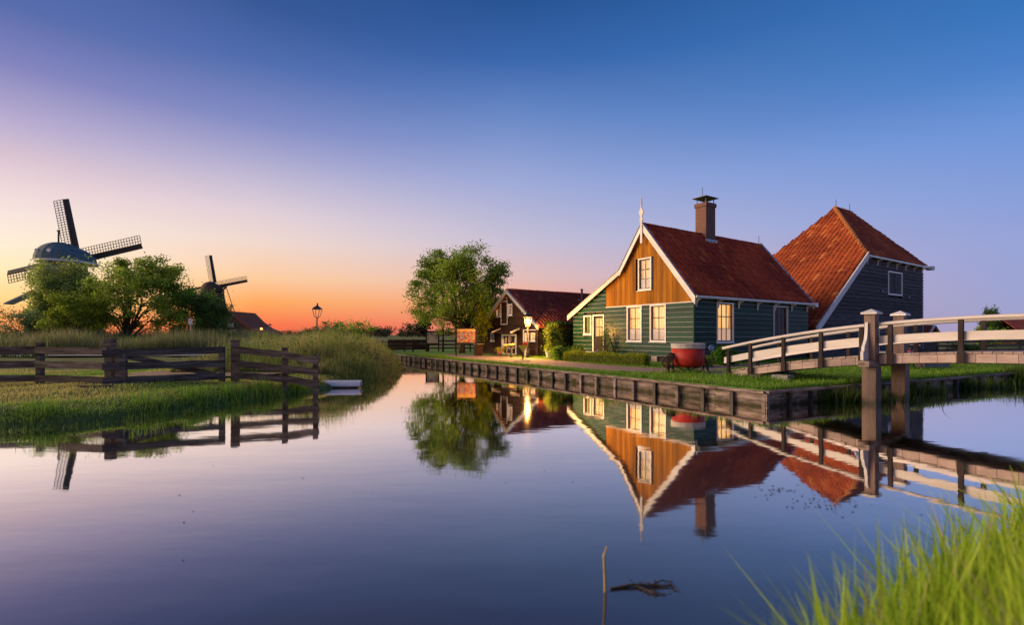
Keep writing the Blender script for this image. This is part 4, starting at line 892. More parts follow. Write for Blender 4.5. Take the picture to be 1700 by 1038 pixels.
# ------------------------------------------------------------------ information boards and small things near the brown house
def panel_board(loc, rz, w, hgt, z0, label, poster, roofed):
    o = empty('information_board', loc, rz, label, 'notice board')
    for s in (-1, 1): mb = MB(); mb.box((s * w / 2 - .05, -.05, 0), (s * w / 2 + .05, .05, z0 + hgt + .05)); mb.build('post', M['brown_paint'], o)
    mb = MB(); mb.box((-w / 2 + .05, -.03, z0 - .06), (w / 2 - .05, .03, z0)); mb.box((-w / 2 + .05, -.03, z0 + hgt), (w / 2 - .05, .03, z0 + hgt + .06)); mb.box((-w / 2 + .05, .0, z0), (w / 2 - .05, .03, z0 + hgt)); mb.build('frame', M['brown_paint'], o)
    mb = MB(); mb.box((-w / 2 + .06, -.012, z0 + .01), (w / 2 - .06, -.004, z0 + hgt - .01)); mb.build('poster', poster, o)
    if roofed: mb = MB(); mb.box((-w / 2 - .12, -.12, z0 + hgt + .062), (w / 2 + .12, .12, z0 + hgt + .11)); mb.build('roof', M['brown_paint'], o)
    return o
def poster_mat(name, pal, scale):
    m, t, b = mat_base(name); ln = t.links; tc = nn(t, 'ShaderNodeTexCoord')
    vo = nn(t, 'ShaderNodeTexVoronoi'); vo.inputs['Scale'].default_value = scale; ln.new(tc.outputs['Object'], vo.inputs['Vector'])
    no = nn(t, 'ShaderNodeTexNoise'); no.inputs['Scale'].default_value = scale * .6; ln.new(tc.outputs['Object'], no.inputs['Vector'])
    sp = nn(t, 'ShaderNodeSeparateColor'); ln.new(vo.outputs['Color'], sp.inputs[0]); r = nn(t, 'ShaderNodeValToRGB'); r.color_ramp.interpolation = 'CONSTANT'
    while len(r.color_ramp.elements) < len(pal): r.color_ramp.elements.new(.5)
    for i, c in enumerate(pal): r.color_ramp.elements[i].position = i / len(pal); r.color_ramp.elements[i].color = (*c, 1)
    ad = nn(t, 'ShaderNodeMath', operation='MULTIPLY_ADD'); ln.new(sp.outputs[0], ad.inputs[0]); ad.inputs[1].default_value = .7; 
    mu = nn(t, 'ShaderNodeMath', operation='MULTIPLY'); mu.inputs[1].default_value = .35; ln.new(no.outputs[0], mu.inputs[0]); ln.new(mu.outputs[0], ad.inputs[2])
    ln.new(ad.outputs[0], r.inputs[0]); ln.new(r.outputs[0], b.inputs['Base Color']); b.inputs['Roughness'].default_value = .35; return m
p1 = poster_mat('food_poster', [(0.341, 0.248, 0.223), (0.372, 0.087, 0.031), (0.434, 0.298, 0.186), (0.279, 0.062, 0.025), (0.384, 0.211, 0.074), (0.217, 0.186, 0.248), (0.434, 0.372, 0.279)], 9)
p2 = poster_mat('map_poster', [(0.409, 0.384, 0.384), (0.384, 0.372, 0.384), (0.434, 0.409, 0.384), (0.279, 0.211, 0.186), (0.422, 0.397, 0.384)], 5)
ib = panel_board((-3.05, 32.2, GZ), R(8), 1.36, .92, .92, 'notice board with an orange and red food poster under the tree', p1, False)
mb = MB(); mb.box((-.6, -.02, 1.70), (.6, -.013, 1.82)); mb.build('title_band', M['clog'], ib)
panel_board((-6.75, 40.9, GZ), R(4), 1.05, .95, .72, 'small roofed notice board with a pale map by the dark fence', p2, True)
cb = empty('wooden_cabinet', (-2.32, 33.3, GZ), R(25), 'tall brown wooden cabinet beside the food poster', 'cabinet')
mb = MB(); mb.box((-.24, -.2, 0), (.24, .2, .78)); mb.build('body', M['brown_board'], cb); mb = MB(); mb.box((-.29, -.25, .783), (.29, .25, .83)); mb.build('top', M['deck_wood'], cb)
for i in range(4): mb = MB(); mb.box((-.235 + i * .118, -.22, .02), (-.235 + i * .118 + .112, -.202, .77)); mb.build('board', M['brown_board'], cb)

LEAFS = []
def leaves(name, C, size, cols, parent=None, up=.3, seed=1, m=None, aspect=.55):
    rg = np.random.default_rng(seed); n = len(C); size = np.broadcast_to(size, n) * rg.uniform(.7, 1.3, n)
    nv = rg.normal(size=(n, 3)); nv[:, 2] += up; nv /= np.linalg.norm(nv, axis=1)[:, None]
    t = np.cross(nv, rg.normal(size=(n, 3))); t /= np.linalg.norm(t, axis=1)[:, None]; b = np.cross(nv, t)
    s = size[:, None]
    V = np.stack([C - t * s * .5, C + b * s * aspect * .5 + nv * s * .06, C + t * s * .5, C - b * s * aspect * .5 + nv * s * .06], 1).reshape(-1, 3)
    F_ = np.arange(4 * n); col = np.repeat(cols, 4, axis=0)
    return np_mesh(name, V, F_, np.full(n, 4), m or M['leaf'], parent, col)
def vary(c1, c2, n, rg, jit=.15):
    k = rg.random(n)[:, None]; c = np.array(c1) * (1 - k) + np.array(c2) * k
    return np.clip(c * rg.normal(1, jit, n)[:, None], 0.002, 1)
def clump_points(rg, n, nc, c, r, shell=.35, sig=.17, flat=.8):
    """n points in nc clumps through an ellipsoid; returns points, clump index and clump centres"""
    d = rg.normal(size=(nc, 3)); d /= np.linalg.norm(d, axis=1)[:, None]
    lump = 1 + .08 * np.sin(3.1 * d[:, 0] + 2 * d[:, 1] * 2) + .07 * np.sin(5 * d[:, 2] + 4 * d[:, 0]) + rg.normal(0, .06, nc)
    rad = (shell + (1 - shell) * rg.random(nc) ** .6) * lump
    cc = np.array(c) + d * rad[:, None] * np.array(r)
    i = rg.integers(0, nc, n); sg = (sig * rg.uniform(.6, 1.3, nc))[i]
    p = cc[i] + rg.normal(size=(n, 3)) * sg[:, None] * np.array(r) * np.array([1, 1, flat]) * .8
    return p, i, cc
def tree(name, label, loc, c, r, n, nc, leaf, trunk_r, fork, cols, seed, cat='tree', group=None, limbs=9, sig=.17, shell=.35, lean=(0, 0), hollow=0):
    rg = np.random.default_rng(seed); o = empty(name, loc, 0, label, cat, group)
    p, i, cc = clump_points(rg, n, nc, c, r, shell, sig)
    ok = p[:, 2] > .15
    if hollow:                                   # few leaves low down inside, where the limbs fan out
        q = (p - np.array(c)) / np.array(r); ok &= ~((q[:, 2] < .15) & (np.hypot(q[:, 0], q[:, 1]) < .78 + .2 * q[:, 2]) & (rg.random(len(p)) < hollow * np.clip(.45 - q[:, 2], 0, 1)))
    p = p[ok]; i = i[ok]
    tone = rg.uniform(.6, 1.3, nc)[i]
    leaves('crown', p, leaf, vary(cols[0], cols[1], len(p), rg) * tone[:, None], o, seed=seed)
    mb = MB(); f = np.array([lean[0], lean[1], fork])
    mb.tube([(0, 0, -.1), (lean[0] * .4, lean[1] * .4, fork * .5), tuple(f)], [trunk_r * 1.25, trunk_r, trunk_r * .85], 8)
    k = rg.choice(nc, min(limbs, nc), replace=False); hubs = []
    for q in k:
        e = cc[q]; m1 = f + (e - f) * .38 + np.array([0, 0, .14 * np.linalg.norm(e - f)]) + rg.normal(0, .04 * np.linalg.norm(r), 3); e2 = f + (e - f) * .8
        hubs.append((m1, trunk_r * .38)); hubs.append((e2, trunk_r * .2))
        mb.tube([tuple(f - np.array([0, 0, .15 * fork])), tuple(f + (m1 - f) * .5 + rg.normal(0, .05, 3)), tuple(m1), tuple(e2)], [trunk_r * .62, trunk_r * .42, trunk_r * .30, trunk_r * .15], 6)
    hp = np.array([a for a, b in hubs])
    for q in range(nc):
        e = cc[q]; dd = np.linalg.norm(hp - e, axis=1) + np.where(hp[:, 2] > e[2], 2, 0); j = int(dd.argmin()); s = hp[j]
        if np.linalg.norm(e - s) < .1: continue
        mid = s + (e - s) * .5 + np.array([0, 0, .1 * np.linalg.norm(e - s)])
        mb.tube([tuple(s), tuple(mid), tuple(e)], [trunk_r * .14, trunk_r * .1, trunk_r * .04], 4)
    mb.build('trunk', M['bark'], o, smooth=True)
    return o
def bush(name, label, loc, r, n, nc, leaf, cols, seed, cat='bush', group=None, c=None, sig=.22, shell=.2):
    rg = np.random.default_rng(seed); o = empty(name, loc, 0, label, cat, group); c = c or (0, 0, r[2] * .85)
    p, i, cc = clump_points(rg, n, nc, c, r, shell, sig, 1); ok = p[:, 2] > .02; p = p[ok]; i = i[ok]
    leaves('foliage', p, leaf, vary(cols[0], cols[1], len(p), rg) * rg.uniform(.7, 1.25, nc)[i][:, None], o, seed=seed)
    mb = MB()
    for q in range(min(nc, 14)): mb.tube([(0, 0, -.05), tuple(cc[q] * np.array([.4, .4, .6])), tuple(cc[q])], [.03 * r[2] + .008, .02 * r[2] + .006, .006], 5)
    mb.build('stem', M['bark'], o); return o
def hedge(name, label, loc, rz, lx, ly, hz, n, leaf, cols, seed, cat='hedge'):
    rg = np.random.default_rng(seed); o = empty(name, loc, rz, label, cat)
    f = rg.integers(0, 5, n); x = rg.random(n) * lx; y = rg.random(n) * ly; z = rg.random(n) * hz
    x = np.where(f == 0, rg.choice([0, lx], n), x); y = np.where((f == 1) | (f == 2), rg.choice([0, ly], n), y); z = np.where((f == 3) | (f == 4), hz, z)
    wv = .05 * np.sin(x * 3.1) + .04 * np.sin(x * 7 + 1); z = z + np.where(f >= 3, wv, 0); p = np.stack([x, y, z], 1) + rg.normal(0, .035 + leaf * .2, (n, 3)); p[:, 2] = np.maximum(p[:, 2], .02)
    leaves('foliage', p, leaf, vary(cols[0], cols[1], n, rg, .2), o, seed=seed, up=.6)
    mb = MB()
    k = max(2, int(lx / .5))
    for i in range(k): xx = lx * (i + .5) / k; mb.tube([(xx, ly / 2, -.03), (xx + .03, ly / 2, hz * .9)], .018, 5)
    mb.box((.1, .1, hz * .12), (lx - .1, ly - .1, hz * .82)); mb.build('stem', M['hedge_core'], o); return o
M['hedge_core'] = noise_mat('hedge_twigs', (.012, .016, .006), (.025, .035, .01), 8, .9)
G_TREE = ((0.151, 0.302, 0.034), (0.302, 0.473, 0.057)); G_YEL = ((0.243, 0.297, 0.020), (0.378, 0.405, 0.027)); G_DARK = ((0.061, 0.135, 0.027), (0.135, 0.230, 0.041)); G_BOX = ((0.162, 0.257, 0.019), (0.297, 0.392, 0.034)); G_SOFT = ((0.246, 0.340, 0.076), (0.454, 0.549, 0.133))

# pots, posts and signs on the paving
def pot(label, loc, r, hh, m, cols, seed, flower=None, group=None):
    o = empty('planter_pot', loc, 0, label, 'plant pot', group); mb = MB(); mb.lathe([(r * .7, 0), (r * .8, .02), (r, hh * .9), (r * 1.1, hh * .92), (r * 1.1, hh), (r * .9, hh), (r * .85, hh * .85)], n=16); mb.build('pot', m, o)
    rg = np.random.default_rng(seed); p = rg.normal(size=(260, 3)) * np.array([r * .75, r * .75, r * .45]) + np.array([0, 0, hh + r * .4]); p = p[p[:, 2] > hh * .9]
    c = vary(cols[0], cols[1], len(p), rg)
    if flower: k = rg.random(len(p)) < .5; c[k] = np.array(flower)
    leaves('plant', p, .09, c, o, seed=seed); return o
pot('terracotta pot of yellow flowers by the serving hatch', (-.85, 33.0, GZ), .2, .34, M['terracotta'], G_YEL, 5, (.6, .42, .03))
pot('galvanised tub with a green plant in front of the hedge', (2.31, 29.6, GZ), .26, .5, M['galv'], G_BOX, 6)
cn = empty('milk_can', (.97, 32.0, GZ), 0, 'grey milk can under the red disc by the shop', 'milk can')
mb = MB(); mb.lathe([(.17, 0), (.17, .02), (.16, .36), (.10, .45), (.10, .52), (.13, .55), (.13, .58), (.02, .6)], n=16); mb.build('body', M['galv'], cn, smooth=True)
for s in (-1, 1): mb = MB(); mb.tube([(s * .14, 0, .42), (s * .2, 0, .47), (s * .2, 0, .52), (s * .12, 0, .52)], .012, 5); mb.build('handle', M['galv'], cn)
rd = empty('red_disc', (.93, 32.5, GZ), 0, 'round red enamel disc above the milk can', 'disc')
mb = MB(); mb.lathe([(.02, -.03), (.2, -.015), (.22, 0), (.2, .015)], (0, -.05, .78), 20, axis='y'); mb.build('disc', M['red'], rd); mb = MB(); mb.tube([(0, 0, 0), (0, 0, .8)], .02, 6); mb.build('stand', M['metal_dark'], rd)
for x, y, lab, dx in ((-.36, 31.6, 'wooden post with a pair of yellow clogs, nearest the serving hatch', 0), (-.04, 30.0, 'wooden post with a pair of yellow clogs, nearer the canal', 1)):
    o = empty('clog_post', (x, y, GZ), R(20 + 30 * dx), lab, 'post'); mb = MB(); mb.box((-.055, -.055, 0), (.055, .055, .72 + .06 * dx)); mb.build('post', M['old_wood'], o, bevel=.006)
    for s in (-1, 1):
        mb = MB(); zt = .76 + .06 * dx
        mb.tube([(s * .07 - .2, 0, zt - .02), (s * .07 - .1, 0, zt), (s * .07 + .05, 0, zt), (s * .07 + .15, 0, zt + .02), (s * .07 + .22, 0, zt + .08)], [.05, .07, .065, .05, .015], 8)
        c = mb.build('clog', M['clog'], o, smooth=True); c.rotation_euler = (0, 0, s * .25); c.location = (0, s * .08, 0)
ts = empty('triangle_sign', (.64, 28.2, GZ), 0, 'yellow downward triangle sign on a post on the paving', 'sign')
mb = MB(); mb.box((-.045, -.02, 0), (.045, .045, .62)); mb.build('post', M['brown_paint'], ts)
mb = MB(); mb.prism([(-.27, -.05, .83), (.27, -.05, .83), (0, -.05, .42)], (0, .03, 0)); mb.build('triangle', M['yellow'], ts)
mb = MB(); mb.hexa([(-.5, -1.6, .014), (.35, -1.5, .014), (.45, -.9, .014), (-.3, -1.0, .014), (-.5, -1.6, .05), (.35, -1.5, .05), (.45, -.9, .05), (-.3, -1.0, .05)]); 
gs = mb.build('cover_slab', M['concrete'], None, loc=(.55, 27.2, GZ)); tag(gs, 'grey stone slab lying on the lit paving before the triangle sign', 'slab')

# ------------------------------------------------------------------ planting round the houses
hedge('tall_hedge', 'tall dark ivy hedge between the brown and green houses', isl(6.5, 17.3, GZ), ANG, 4.0, 1.15, 2.15, 15000, .10, ((.022, .05, .012), (.055, .10, .02)), 31)
hedge('low_hedge', 'low clipped box hedge along the green house front', isl(4.9, 8.2, GZ), R(90) + ANG, 5.6, .42, .46, 14000, .055, ((.20, .28, .015), (.34, .40, .03)), 32)
hedge('low_hedge', 'short clipped box hedge beside the round blue sign', isl(5.0, 6.5, GZ), ANG, 2.2, .4, .42, 3500, .05, G_BOX, 33)
bush('round_boxwood', 'round clipped boxwood ball beside the door steps', isl(5.1, 13.4, GZ), (.42, .42, .42), 2600, 60, .06, G_BOX, 34, c=(0, 0, .42), shell=.8, sig=.14)
bush('yellow_bush', 'tall yellow-green shrub at the corner of the dark hedge', isl(5.2, 15.6, GZ), (.62, .62, .9), 2600, 30, .11, ((.07, .12, .014), (.14, .20, .02)), 35, c=(0, 0, 1.1))
bush('leafy_bush', 'rounded leafy bush at the left end of the green house', isl(5.0, 14.7, GZ), (.62, .62, .5), 2800, 26, .1, G_TREE, 36)
bush('fern_bush', 'bright green feathery bush by the bridge end and blue sign', (9.95, 22.5, GZ), (.62, .5, .5), 3600, 40, .09, ((.05, .15, .01), (.10, .24, .015)), 37, c=(0, 0, .5))
bush('climbing_rose', 'thin straggly rose bush climbing beside the front door', isl(7.45, 13.7, GZ), (.30, .95, 1.15), 900, 46, .07, G_DARK, 38, c=(0, 0, 1.15), sig=.2)
bush('flower_tuft', 'small pale flowering tuft behind the low hedge', isl(7.2, 11.0, GZ), (.28, .28, .34), 500, 12, .07, ((.14, .17, .06), (.3, .3, .18)), 39)
bush('flower_tuft', 'small yellow flowering tuft behind the low hedge', isl(7.2, 12.6, GZ), (.25, .25, .32), 400, 12, .07, ((.14, .17, .02), (.4, .34, .03)), 40)
tree('broad_tree', 'broad round green tree beside the brown house', (-3.95, 38.0, GZ), (0.0, 0, 4.9), (3.85, 3.5, 3.45), 62000, 340, .15, .24, 1.3, ((.15, .28, .026), (.30, .42, .05)), 41, limbs=44, sig=.10, shell=.42, hollow=.85)
tree('sapling', 'thin young tree standing left of the broad tree', (-5.85, 40.9, GZ), (0, 0, 2.9), (1.1, .9, .9), 900, 24, .14, .075, 1.7, G_TREE, 42, limbs=6)
bush('lit_shrub', 'yellow-lit shrub against the brown house under the tree', (-2.3, 36.0, GZ), (.75, .7, 1.25), 2600, 30, .14, G_YEL, 43, c=(0, 0, 2.2))

# ------------------------------------------------------------------ dark paddock fence behind the tree
def fence(label, pts, rails, post_h, gz_, m, group=None, thick=.05, rh=.16, pw=.11, name='paddock_fence'):
    o = empty(name, (*pts[0], gz_), 0, label, 'fence', group); p0 = Vector((*pts[0], 0))
    for p in pts:
        mb = MB(); q = Vector((*p, 0)) - p0; mb.box((q.x - pw / 2, q.y - pw / 2, -.3), (q.x + pw / 2, q.y + pw / 2, post_h + random.uniform(-.03, .03))); mb.build('post', m, o)
    for a, b in zip(pts[:-1], pts[1:]):
        va = Vector((*a, 0)) - p0; vb = Vector((*b, 0)) - p0; off = Vector((0, -pw / 2 - thick / 2 - .003, 0)); d = (vb - va).normalized() * .008
        for z in rails:
            mb = MB(); mb.beam(va + off + d + Vector((0, 0, z + random.uniform(-.015, .015))), vb + off - d + Vector((0, 0, z + random.uniform(-.015, .015))), thick, rh); mb.build('rail', m, o)
    return o
fence('dark close-boarded gate and fence left of the broad tree', [(-10.4, 40.6), (-9.2, 41.2), (-8.5, 41.4), (-7.3, 41.5)], (.24, .42, .60, .78, .94), 1.05, GZ, M['brown_paint'], rh=.172)
fence('dark open rail fence running behind the broad tree', [(-7.2, 41.6), (-6.0, 41.7), (-4.9, 41.8), (-3.6, 41.6), (-2.9, 41.2)], (.3, .6, .9), 1.15, GZ, M['brown_paint'], rh=.12)
fence('low dark railing at the far canal end', [(-16, 46), (-13.2, 45), (-11.6, 43.2), (-10.5, 41.2)], (.5, .85), 1.0, .42, M['brown_paint'], rh=.12)

# ------------------------------------------------------------------ left bank: weathered rail fence with a gate
FP = [(-20.5, 14.4), (-14.45, 14.75), (-11.75, 14.1), (-8.9, 15.5), (-7.15, 15.2), (-6.1, 14.95)]
lf = empty('rail_fence', (-11.75, 14.1, .4), 0, 'weathered grey three-rail fence on the grassy left bank', 'fence'); f0 = Vector((-11.75, 14.1, .4))
def loc(x, y, z): return Vector((x, y, z)) - f0
def rough_beam(p, q, w, hgt, rr, m, name, parent, n=5, amp=.012):
    mb = MB(); p = Vector(p); q = Vector(q); prev = None; d = (q - p).normalized(); a = d.cross(Vector((0, 0, 1)))
    if a.length < .01: a = Vector((1, 0, 0))
    a.normalize(); b = a.cross(d); rings = []
    for k in range(n + 1):
        c = p + (q - p) * k / n + b * rr.uniform(-amp, amp) + a * rr.uniform(-amp, amp) * .4; s = 1 + rr.uniform(-.07, .07)
        rings.append([c + a * (i * w / 2) + b * (j * hgt / 2 * s) for i, j in ((-1, -1), (1, -1), (1, 1), (-1, 1))])
    for k in range(n):
        for j in range(4): mb.poly([rings[k][j], rings[k][(j + 1) % 4], rings[k + 1][(j + 1) % 4], rings[k + 1][j]])
    mb.poly(list(reversed(rings[0]))); mb.poly(rings[-1])
    o = mb.build(name, m, parent); bm = bmesh.new(); bm.from_mesh(o.data); bmesh.ops.remove_doubles(bm, verts=bm.verts, dist=1e-5); bmesh.ops.recalc_face_normals(bm, faces=bm.faces); bm.to_mesh(o.data); bm.free(); return o
rr = random.Random(44)
for (x, y), top, w in zip(FP, (1.7, 1.66, 1.79, 1.73, 1.5, 1.3), (.16, .15, .2, .19, .13, .12)):
    rough_beam(loc(x, y, -.5), loc(x + rr.uniform(-.02, .02), y, top), w, w, rr, M['old_wood'], 'post', lf, 6, .008)
ZR = [(1.44, 1.0, .58), (1.44, 1.0, .58), (1.42, 1.0, .56), (1.43, 1.0, .6), (1.28, .84, .53), (1.08, .75, .38)]
for i in (0, 1, 3, 4):
    (xa, ya), (xb, yb) = FP[i], FP[i + 1]
    for k in range(3):
        e = .12 if i == 4 else 0
        rough_beam(loc(xa - .02, ya - .13, ZR[i][k]), loc(xb + e + .02, yb - .13 + (.0 if i != 4 else .02), ZR[i + 1][k]), .055, .21, rr, M['old_wood'], 'rail', lf, 7)
gt = empty('farm_gate', (-11.4, 14.0, .4), 0, 'old wooden three-bar gate with a diagonal brace in the bank fence', 'gate'); f0 = Vector((-11.4, 14.0, .4))
A_, B_ = (-11.38, 14.02), (-9.16, 15.2)
for (x, y), w in ((A_, .3), (B_, .16)): rough_beam(loc(x, y + .02, .42), loc(x, y + .02, 1.36), w, .09, rr, M['old_wood'], 'stile', gt, 4, .005)
for z0, z1 in ((1.36, 1.43), (.98, 1.0), (.56, .6)): rough_beam(loc(A_[0] - .35, A_[1] - .22, z0), loc(B_[0] + .12, B_[1] + .0, z1), .05, .21, rr, M['old_wood'], 'rail', gt, 7)
rough_beam(loc(A_[0] + .05, A_[1] + .11, 1.28), loc(B_[0], B_[1] + .16, .55), .045, .16, rr, M['old_wood'], 'brace', gt, 6)
f0 = Vector((0, 0, 0))
pk = rough_beam((-11.9, 13.3, .47), (-11.1, 13.35, .48), .16, .05, rr, M['old_wood'], 'loose_plank', None); tag(pk, 'short loose plank lying in the grass before the gate', 'plank')
cu = empty('culvert_pipe', (-6.25, 17.3, 0), R(3), 'white half-round culvert pipe at the water by the fence end', 'pipe')
mb = MB(); n = 14; R1, R2 = .17, .145
for k in range(n):
    t0, t1 = math.pi * k / n, math.pi * (k + 1) / n; y0, zz0, y1, zz1 = math.cos(t0), math.sin(t0), math.cos(t1), math.sin(t1)
    mb.hexa([(-.9, R2 * y0, .06 + 1.2 * R2 * zz0), (.82, R2 * y0, .06 + 1.2 * R2 * zz0), (.82, R1 * y0, .06 + 1.2 * R1 * zz0), (-.9, R1 * y0, .06 + 1.2 * R1 * zz0), (-.9, R2 * y1, .06 + 1.2 * R2 * zz1), (.82, R2 * y1, .06 + 1.2 * R2 * zz1), (.82, R1 * y1, .06 + 1.2 * R1 * zz1), (-.9, R1 * y1, .06 + 1.2 * R1 * zz1)])
mb.box((-.88, -.168, .052), (-.86, .168, .10)); mb.build('shell', M['pipe'], cu)
mb = MB(); mb.box((-.9, -.2, -.3), (.76, .2, .05)); mb.build('base', M['quay_dark'], cu)

# ------------------------------------------------------------------ windmills
def sail(parent, ang, L0, L1, wl, wb, s=1.0, bars=22):
    """one sail in its rotor plane: x right, z up, pointing up before turning by ang"""
    e = bpy.data.objects.new('sail', None); 
    c, si = math.cos(ang), math.sin(ang)
    T = lambda x, z, y=0: (x * c - z * si, y, x * si + z * c)
    mb = MB(); mb.beam(T(0, 0), T(0, L1), .30 * s, .30 * s, up=(0, 1, 0), w2=.16 * s, h2=.16 * s); o = mb.build('sail', M['sail'], parent)
    mb = MB(); t = .075 * s
    for k in range(bars + 1): z = L0 + (L1 - L0) * k / bars; mb.beam(T(-wl, z, .02), T(.05, z, .02), t, t, up=(0, 1, 0))
    for q in (1.0, .66, .33): mb.beam(T(-wl * q, L0, -.06), T(-wl * q, L1, -.06), t, t, up=(0, 1, 0))
    mb.build('lattice', M['sail'], o)
    mb = MB(); mb.hexa([T(.1, L0, -.02), T(wb, L0, .22), T(wb, L0, .26), T(.1, L0, .02), T(.1, L1, -.02), T(wb * .9, L1, .22), T(wb * .9, L1, .26), T(.1, L1, .02)]); mb.build('wind_board', M['board_dark'], o)
    return o
def mill(name, label, locv, cap_w, cap_d, cap_h, capz, hub, L1, wl, wb, ang0, cap_m, body_m, seed, eyes, foot, stage=None):
    o = empty(name, locv, 0, label, 'windmill')
    mb = MB(); n = 8; rings = []
    for f, zz in ((1.75, 0), (1.5, capz * .25), (1.2, capz * .55), (1.0, capz * .8), (.9, capz - .15)):
        rings.append([(foot * f * math.cos(2 * math.pi * (k + .5) / n), foot * f * math.sin(2 * math.pi * (k + .5) / n), zz) for k in range(n)])
    for a, b in zip(rings[:-1], rings[1:]):
        for k in range(n): mb.poly([a[k], a[(k + 1) % n], b[(k + 1) % n], b[k]])
    mb.build('tower', body_m, o)
    mb = MB(); nb = 20; rows = 9; rg = []
    for i in range(rows + 1):                    # boat-shaped cap: round at the tail, drooping towards the sails
        t = i / rows; zz = cap_h * math.sin(t * math.pi / 2); r = math.cos(t * math.pi / 2) ** .75
        rg.append([(cap_w * r * math.cos(a) + cap_w * .08 * max(0, math.cos(a)) * r, cap_d * r * math.sin(a), capz + .35 + zz * (1 - .28 * max(0, math.cos(a)))) for a in np.linspace(0, 2 * math.pi, nb, endpoint=False)])
    for a, b in zip(rg[:-1], rg[1:]):
        for k in range(nb): mb.poly([a[k], a[(k + 1) % nb], b[(k + 1) % nb], b[k]])
    cap = mb.build('cap', cap_m, o, smooth=True)
    mb = MB(); mb.lathe([(1.0, 0), (1.02, .05), (1.02, .33), (.98, .35)], (cap_w * .1, 0, capz), 20, sx=cap_w * 1.02, sy=cap_d * 1.01); mb.build('cap_band', M['white'] if eyes else body_m, o)
    if eyes:
        for x in (-.30, .22):
            yy = -cap_d * .86; mb = MB(); mb.lathe([(.16, -.25), (.33, -.25), (.33, .3), (.16, .3)], (x * cap_w, yy, capz + .35 + cap_h * .42), 14, axis='y'); mb.build('porthole', M['white'], cap)
        mb = MB(); mb.tube([(-.04 * cap_w, -cap_d * .25, capz + cap_h * .7), (-.04 * cap_w, -cap_d * .25, capz + cap_h + 2.3)], .14, 6); mb.lathe([(.2, 0), (.3, .12), (.2, .24)], (-.04 * cap_w, -cap_d * .25, capz + cap_h + 2.25), 8); mb.build('vane_post', M['brown_paint'], cap)
    hb = Vector(hub)
    rot = bpy.data.objects.new('rotor_hub', None)
    mb = MB(); mb.box((-.4, -.5, -.4), (.4, .5, .4)); mb.beam((0, 0, 0), (-hub[0] * .6, -hub[1] * .9, -.4), .5, .5); rot = mb.build('rotor', M['sail'], o, loc=hub); rot.rotation_euler = (R(-6), 0, R(4))
    for k in range(4): s = sail(rot, ang0 + k * math.pi / 2, L1 * .1, L1, wl, wb, L1 / 11.9, int(22))
    return o
m1 = mill('green_windmill', 'green windmill with two round eyes on its cap above the trees', (-82.5, 89, .4), 4.1, 4.6, 3.5, 14.6, (-2.9, 5.2, 16.3), 12.5, 1.75, 1.0, R(15), M['teal'], M['teal'], 1, True, 3.6)
mb = MB()                                            # gallery with railing and the lean roof beside the mill
st_ = empty('mill_gallery', (-90, 80, .4), 0, 'wooden gallery and grey roof at the left of the green windmill', 'gallery')
mb.box((-9, -1, 3.6), (4, 1.5, 3.85)); mb.build('floor', M['brown_paint'], st_)
for k in range(8): mb = MB(); mb.box((-9 + k * 1.6, -1, 3.86), (-8.85 + k * 1.6, -.85, 5.1)); mb.build('baluster', M['brown_paint'], st_)
for z in (4.5, 5.05): mb = MB(); mb.box((-9, -1.02, z), (4, -.92, z + .12)); mb.build('rail', M['brown_paint'], st_)
mb = MB(); mb.hexa([(6.6, -1, 6.5), (11, -1, 8.5), (11, .6, 8.5), (6.6, .6, 6.5), (6.6, -1, 6.7), (11, -1, 8.7), (11, .6, 8.7), (6.6, .6, 6.7)]); mb.build('roof', M['lead'], st_)
for x in (-7, -2, 3.6): mb = MB(); mb.box((x, -.5, 0), (x + .3, -.2, 3.6)); mb.build('leg', M['brown_paint'], st_)
m2 = mill('thatched_windmill', 'smaller dark thatched windmill right of the trees', (-99.6, 160, .4), 3.2, 3.4, 3.1, 15.7, (-1.7, 4.0, 18.1), 10.9, 1.35, .85, R(12), M['thatch'], M['thatch'], 2, False, 3.9)
mb = MB(); mb.beam((3.0, -1, 15.2), (6.0, -2.2, 17.0), .35, .35); mb.beam((3.2, -1, 16.8), (6.2, -2.2, 17.3), .35, .35); mb.beam((6, -2.2, 17), (12.5, -4, 1.0), .16, .16); mb.build('tail_pole', M['brown_paint'], m2)
for x in (-1.5, .6): mb = MB(); mb.beam((x, -3.3, 15.3), (x - .4, -3.8, 10.5), .22, .22); mb.build('strut', M['teal'], m2)
mbn = empty('mill_barn', (-87.5, 150, .4), 0, 'dark barn with a long low roof beside the far windmill', 'barn')
mb = MB(); prof = [(-6, 0, 0), (-6, 0, 4.6), (0, 0, 8.6), (3, 0, 5.6), (6, 0, 3.4), (9.6, 0, 2.0), (9.6, 0, 0)]; mb.prism([(a, b, c) for a, b, c in prof], (0, 14, 0)); mb.build('wall', M['thatch'], mbn)
mb = MB()
for (a, _, b), (c, __, d) in zip(prof[1:-2], prof[2:-1]): mb.hexa([(a, -.3, b), (c, -.3, d), (c, 14.3, d), (a, 14.3, b), (a, -.3, b + .25), (c, -.3, d + .25), (c, 14.3, d + .25), (a, 14.3, b + .25)])
mb.build('roof', M['tile_barn'], mbn)
mb = MB(); mb.box((-.9, -.12, 3.9), (.9, .05, 5.1)); wn = mb.build('window', M['white'], mbn)
for i in (0, 1): mb = MB(); mb.box((-.75 + i * .8, -.16, 4.05), (-.05 + i * .8, -.121, 4.95)); mb.build('pane', M['glass'], wn)
mb = MB(); mb.box((-1.2, -.15, 0), (-.8, .05, 3.0)); mb.box((1.4, -.15, 0), (1.8, .05, 3.0)); mb.box((-.8, -.15, 2.7), (1.4, .05, 3.0)); dr = mb.build('door', M['white'], mbn)
mb = MB(); mb.box((-.79, -.1, 0), (1.39, .04, 2.69)); mb.build('leaf', M['teal'], dr)
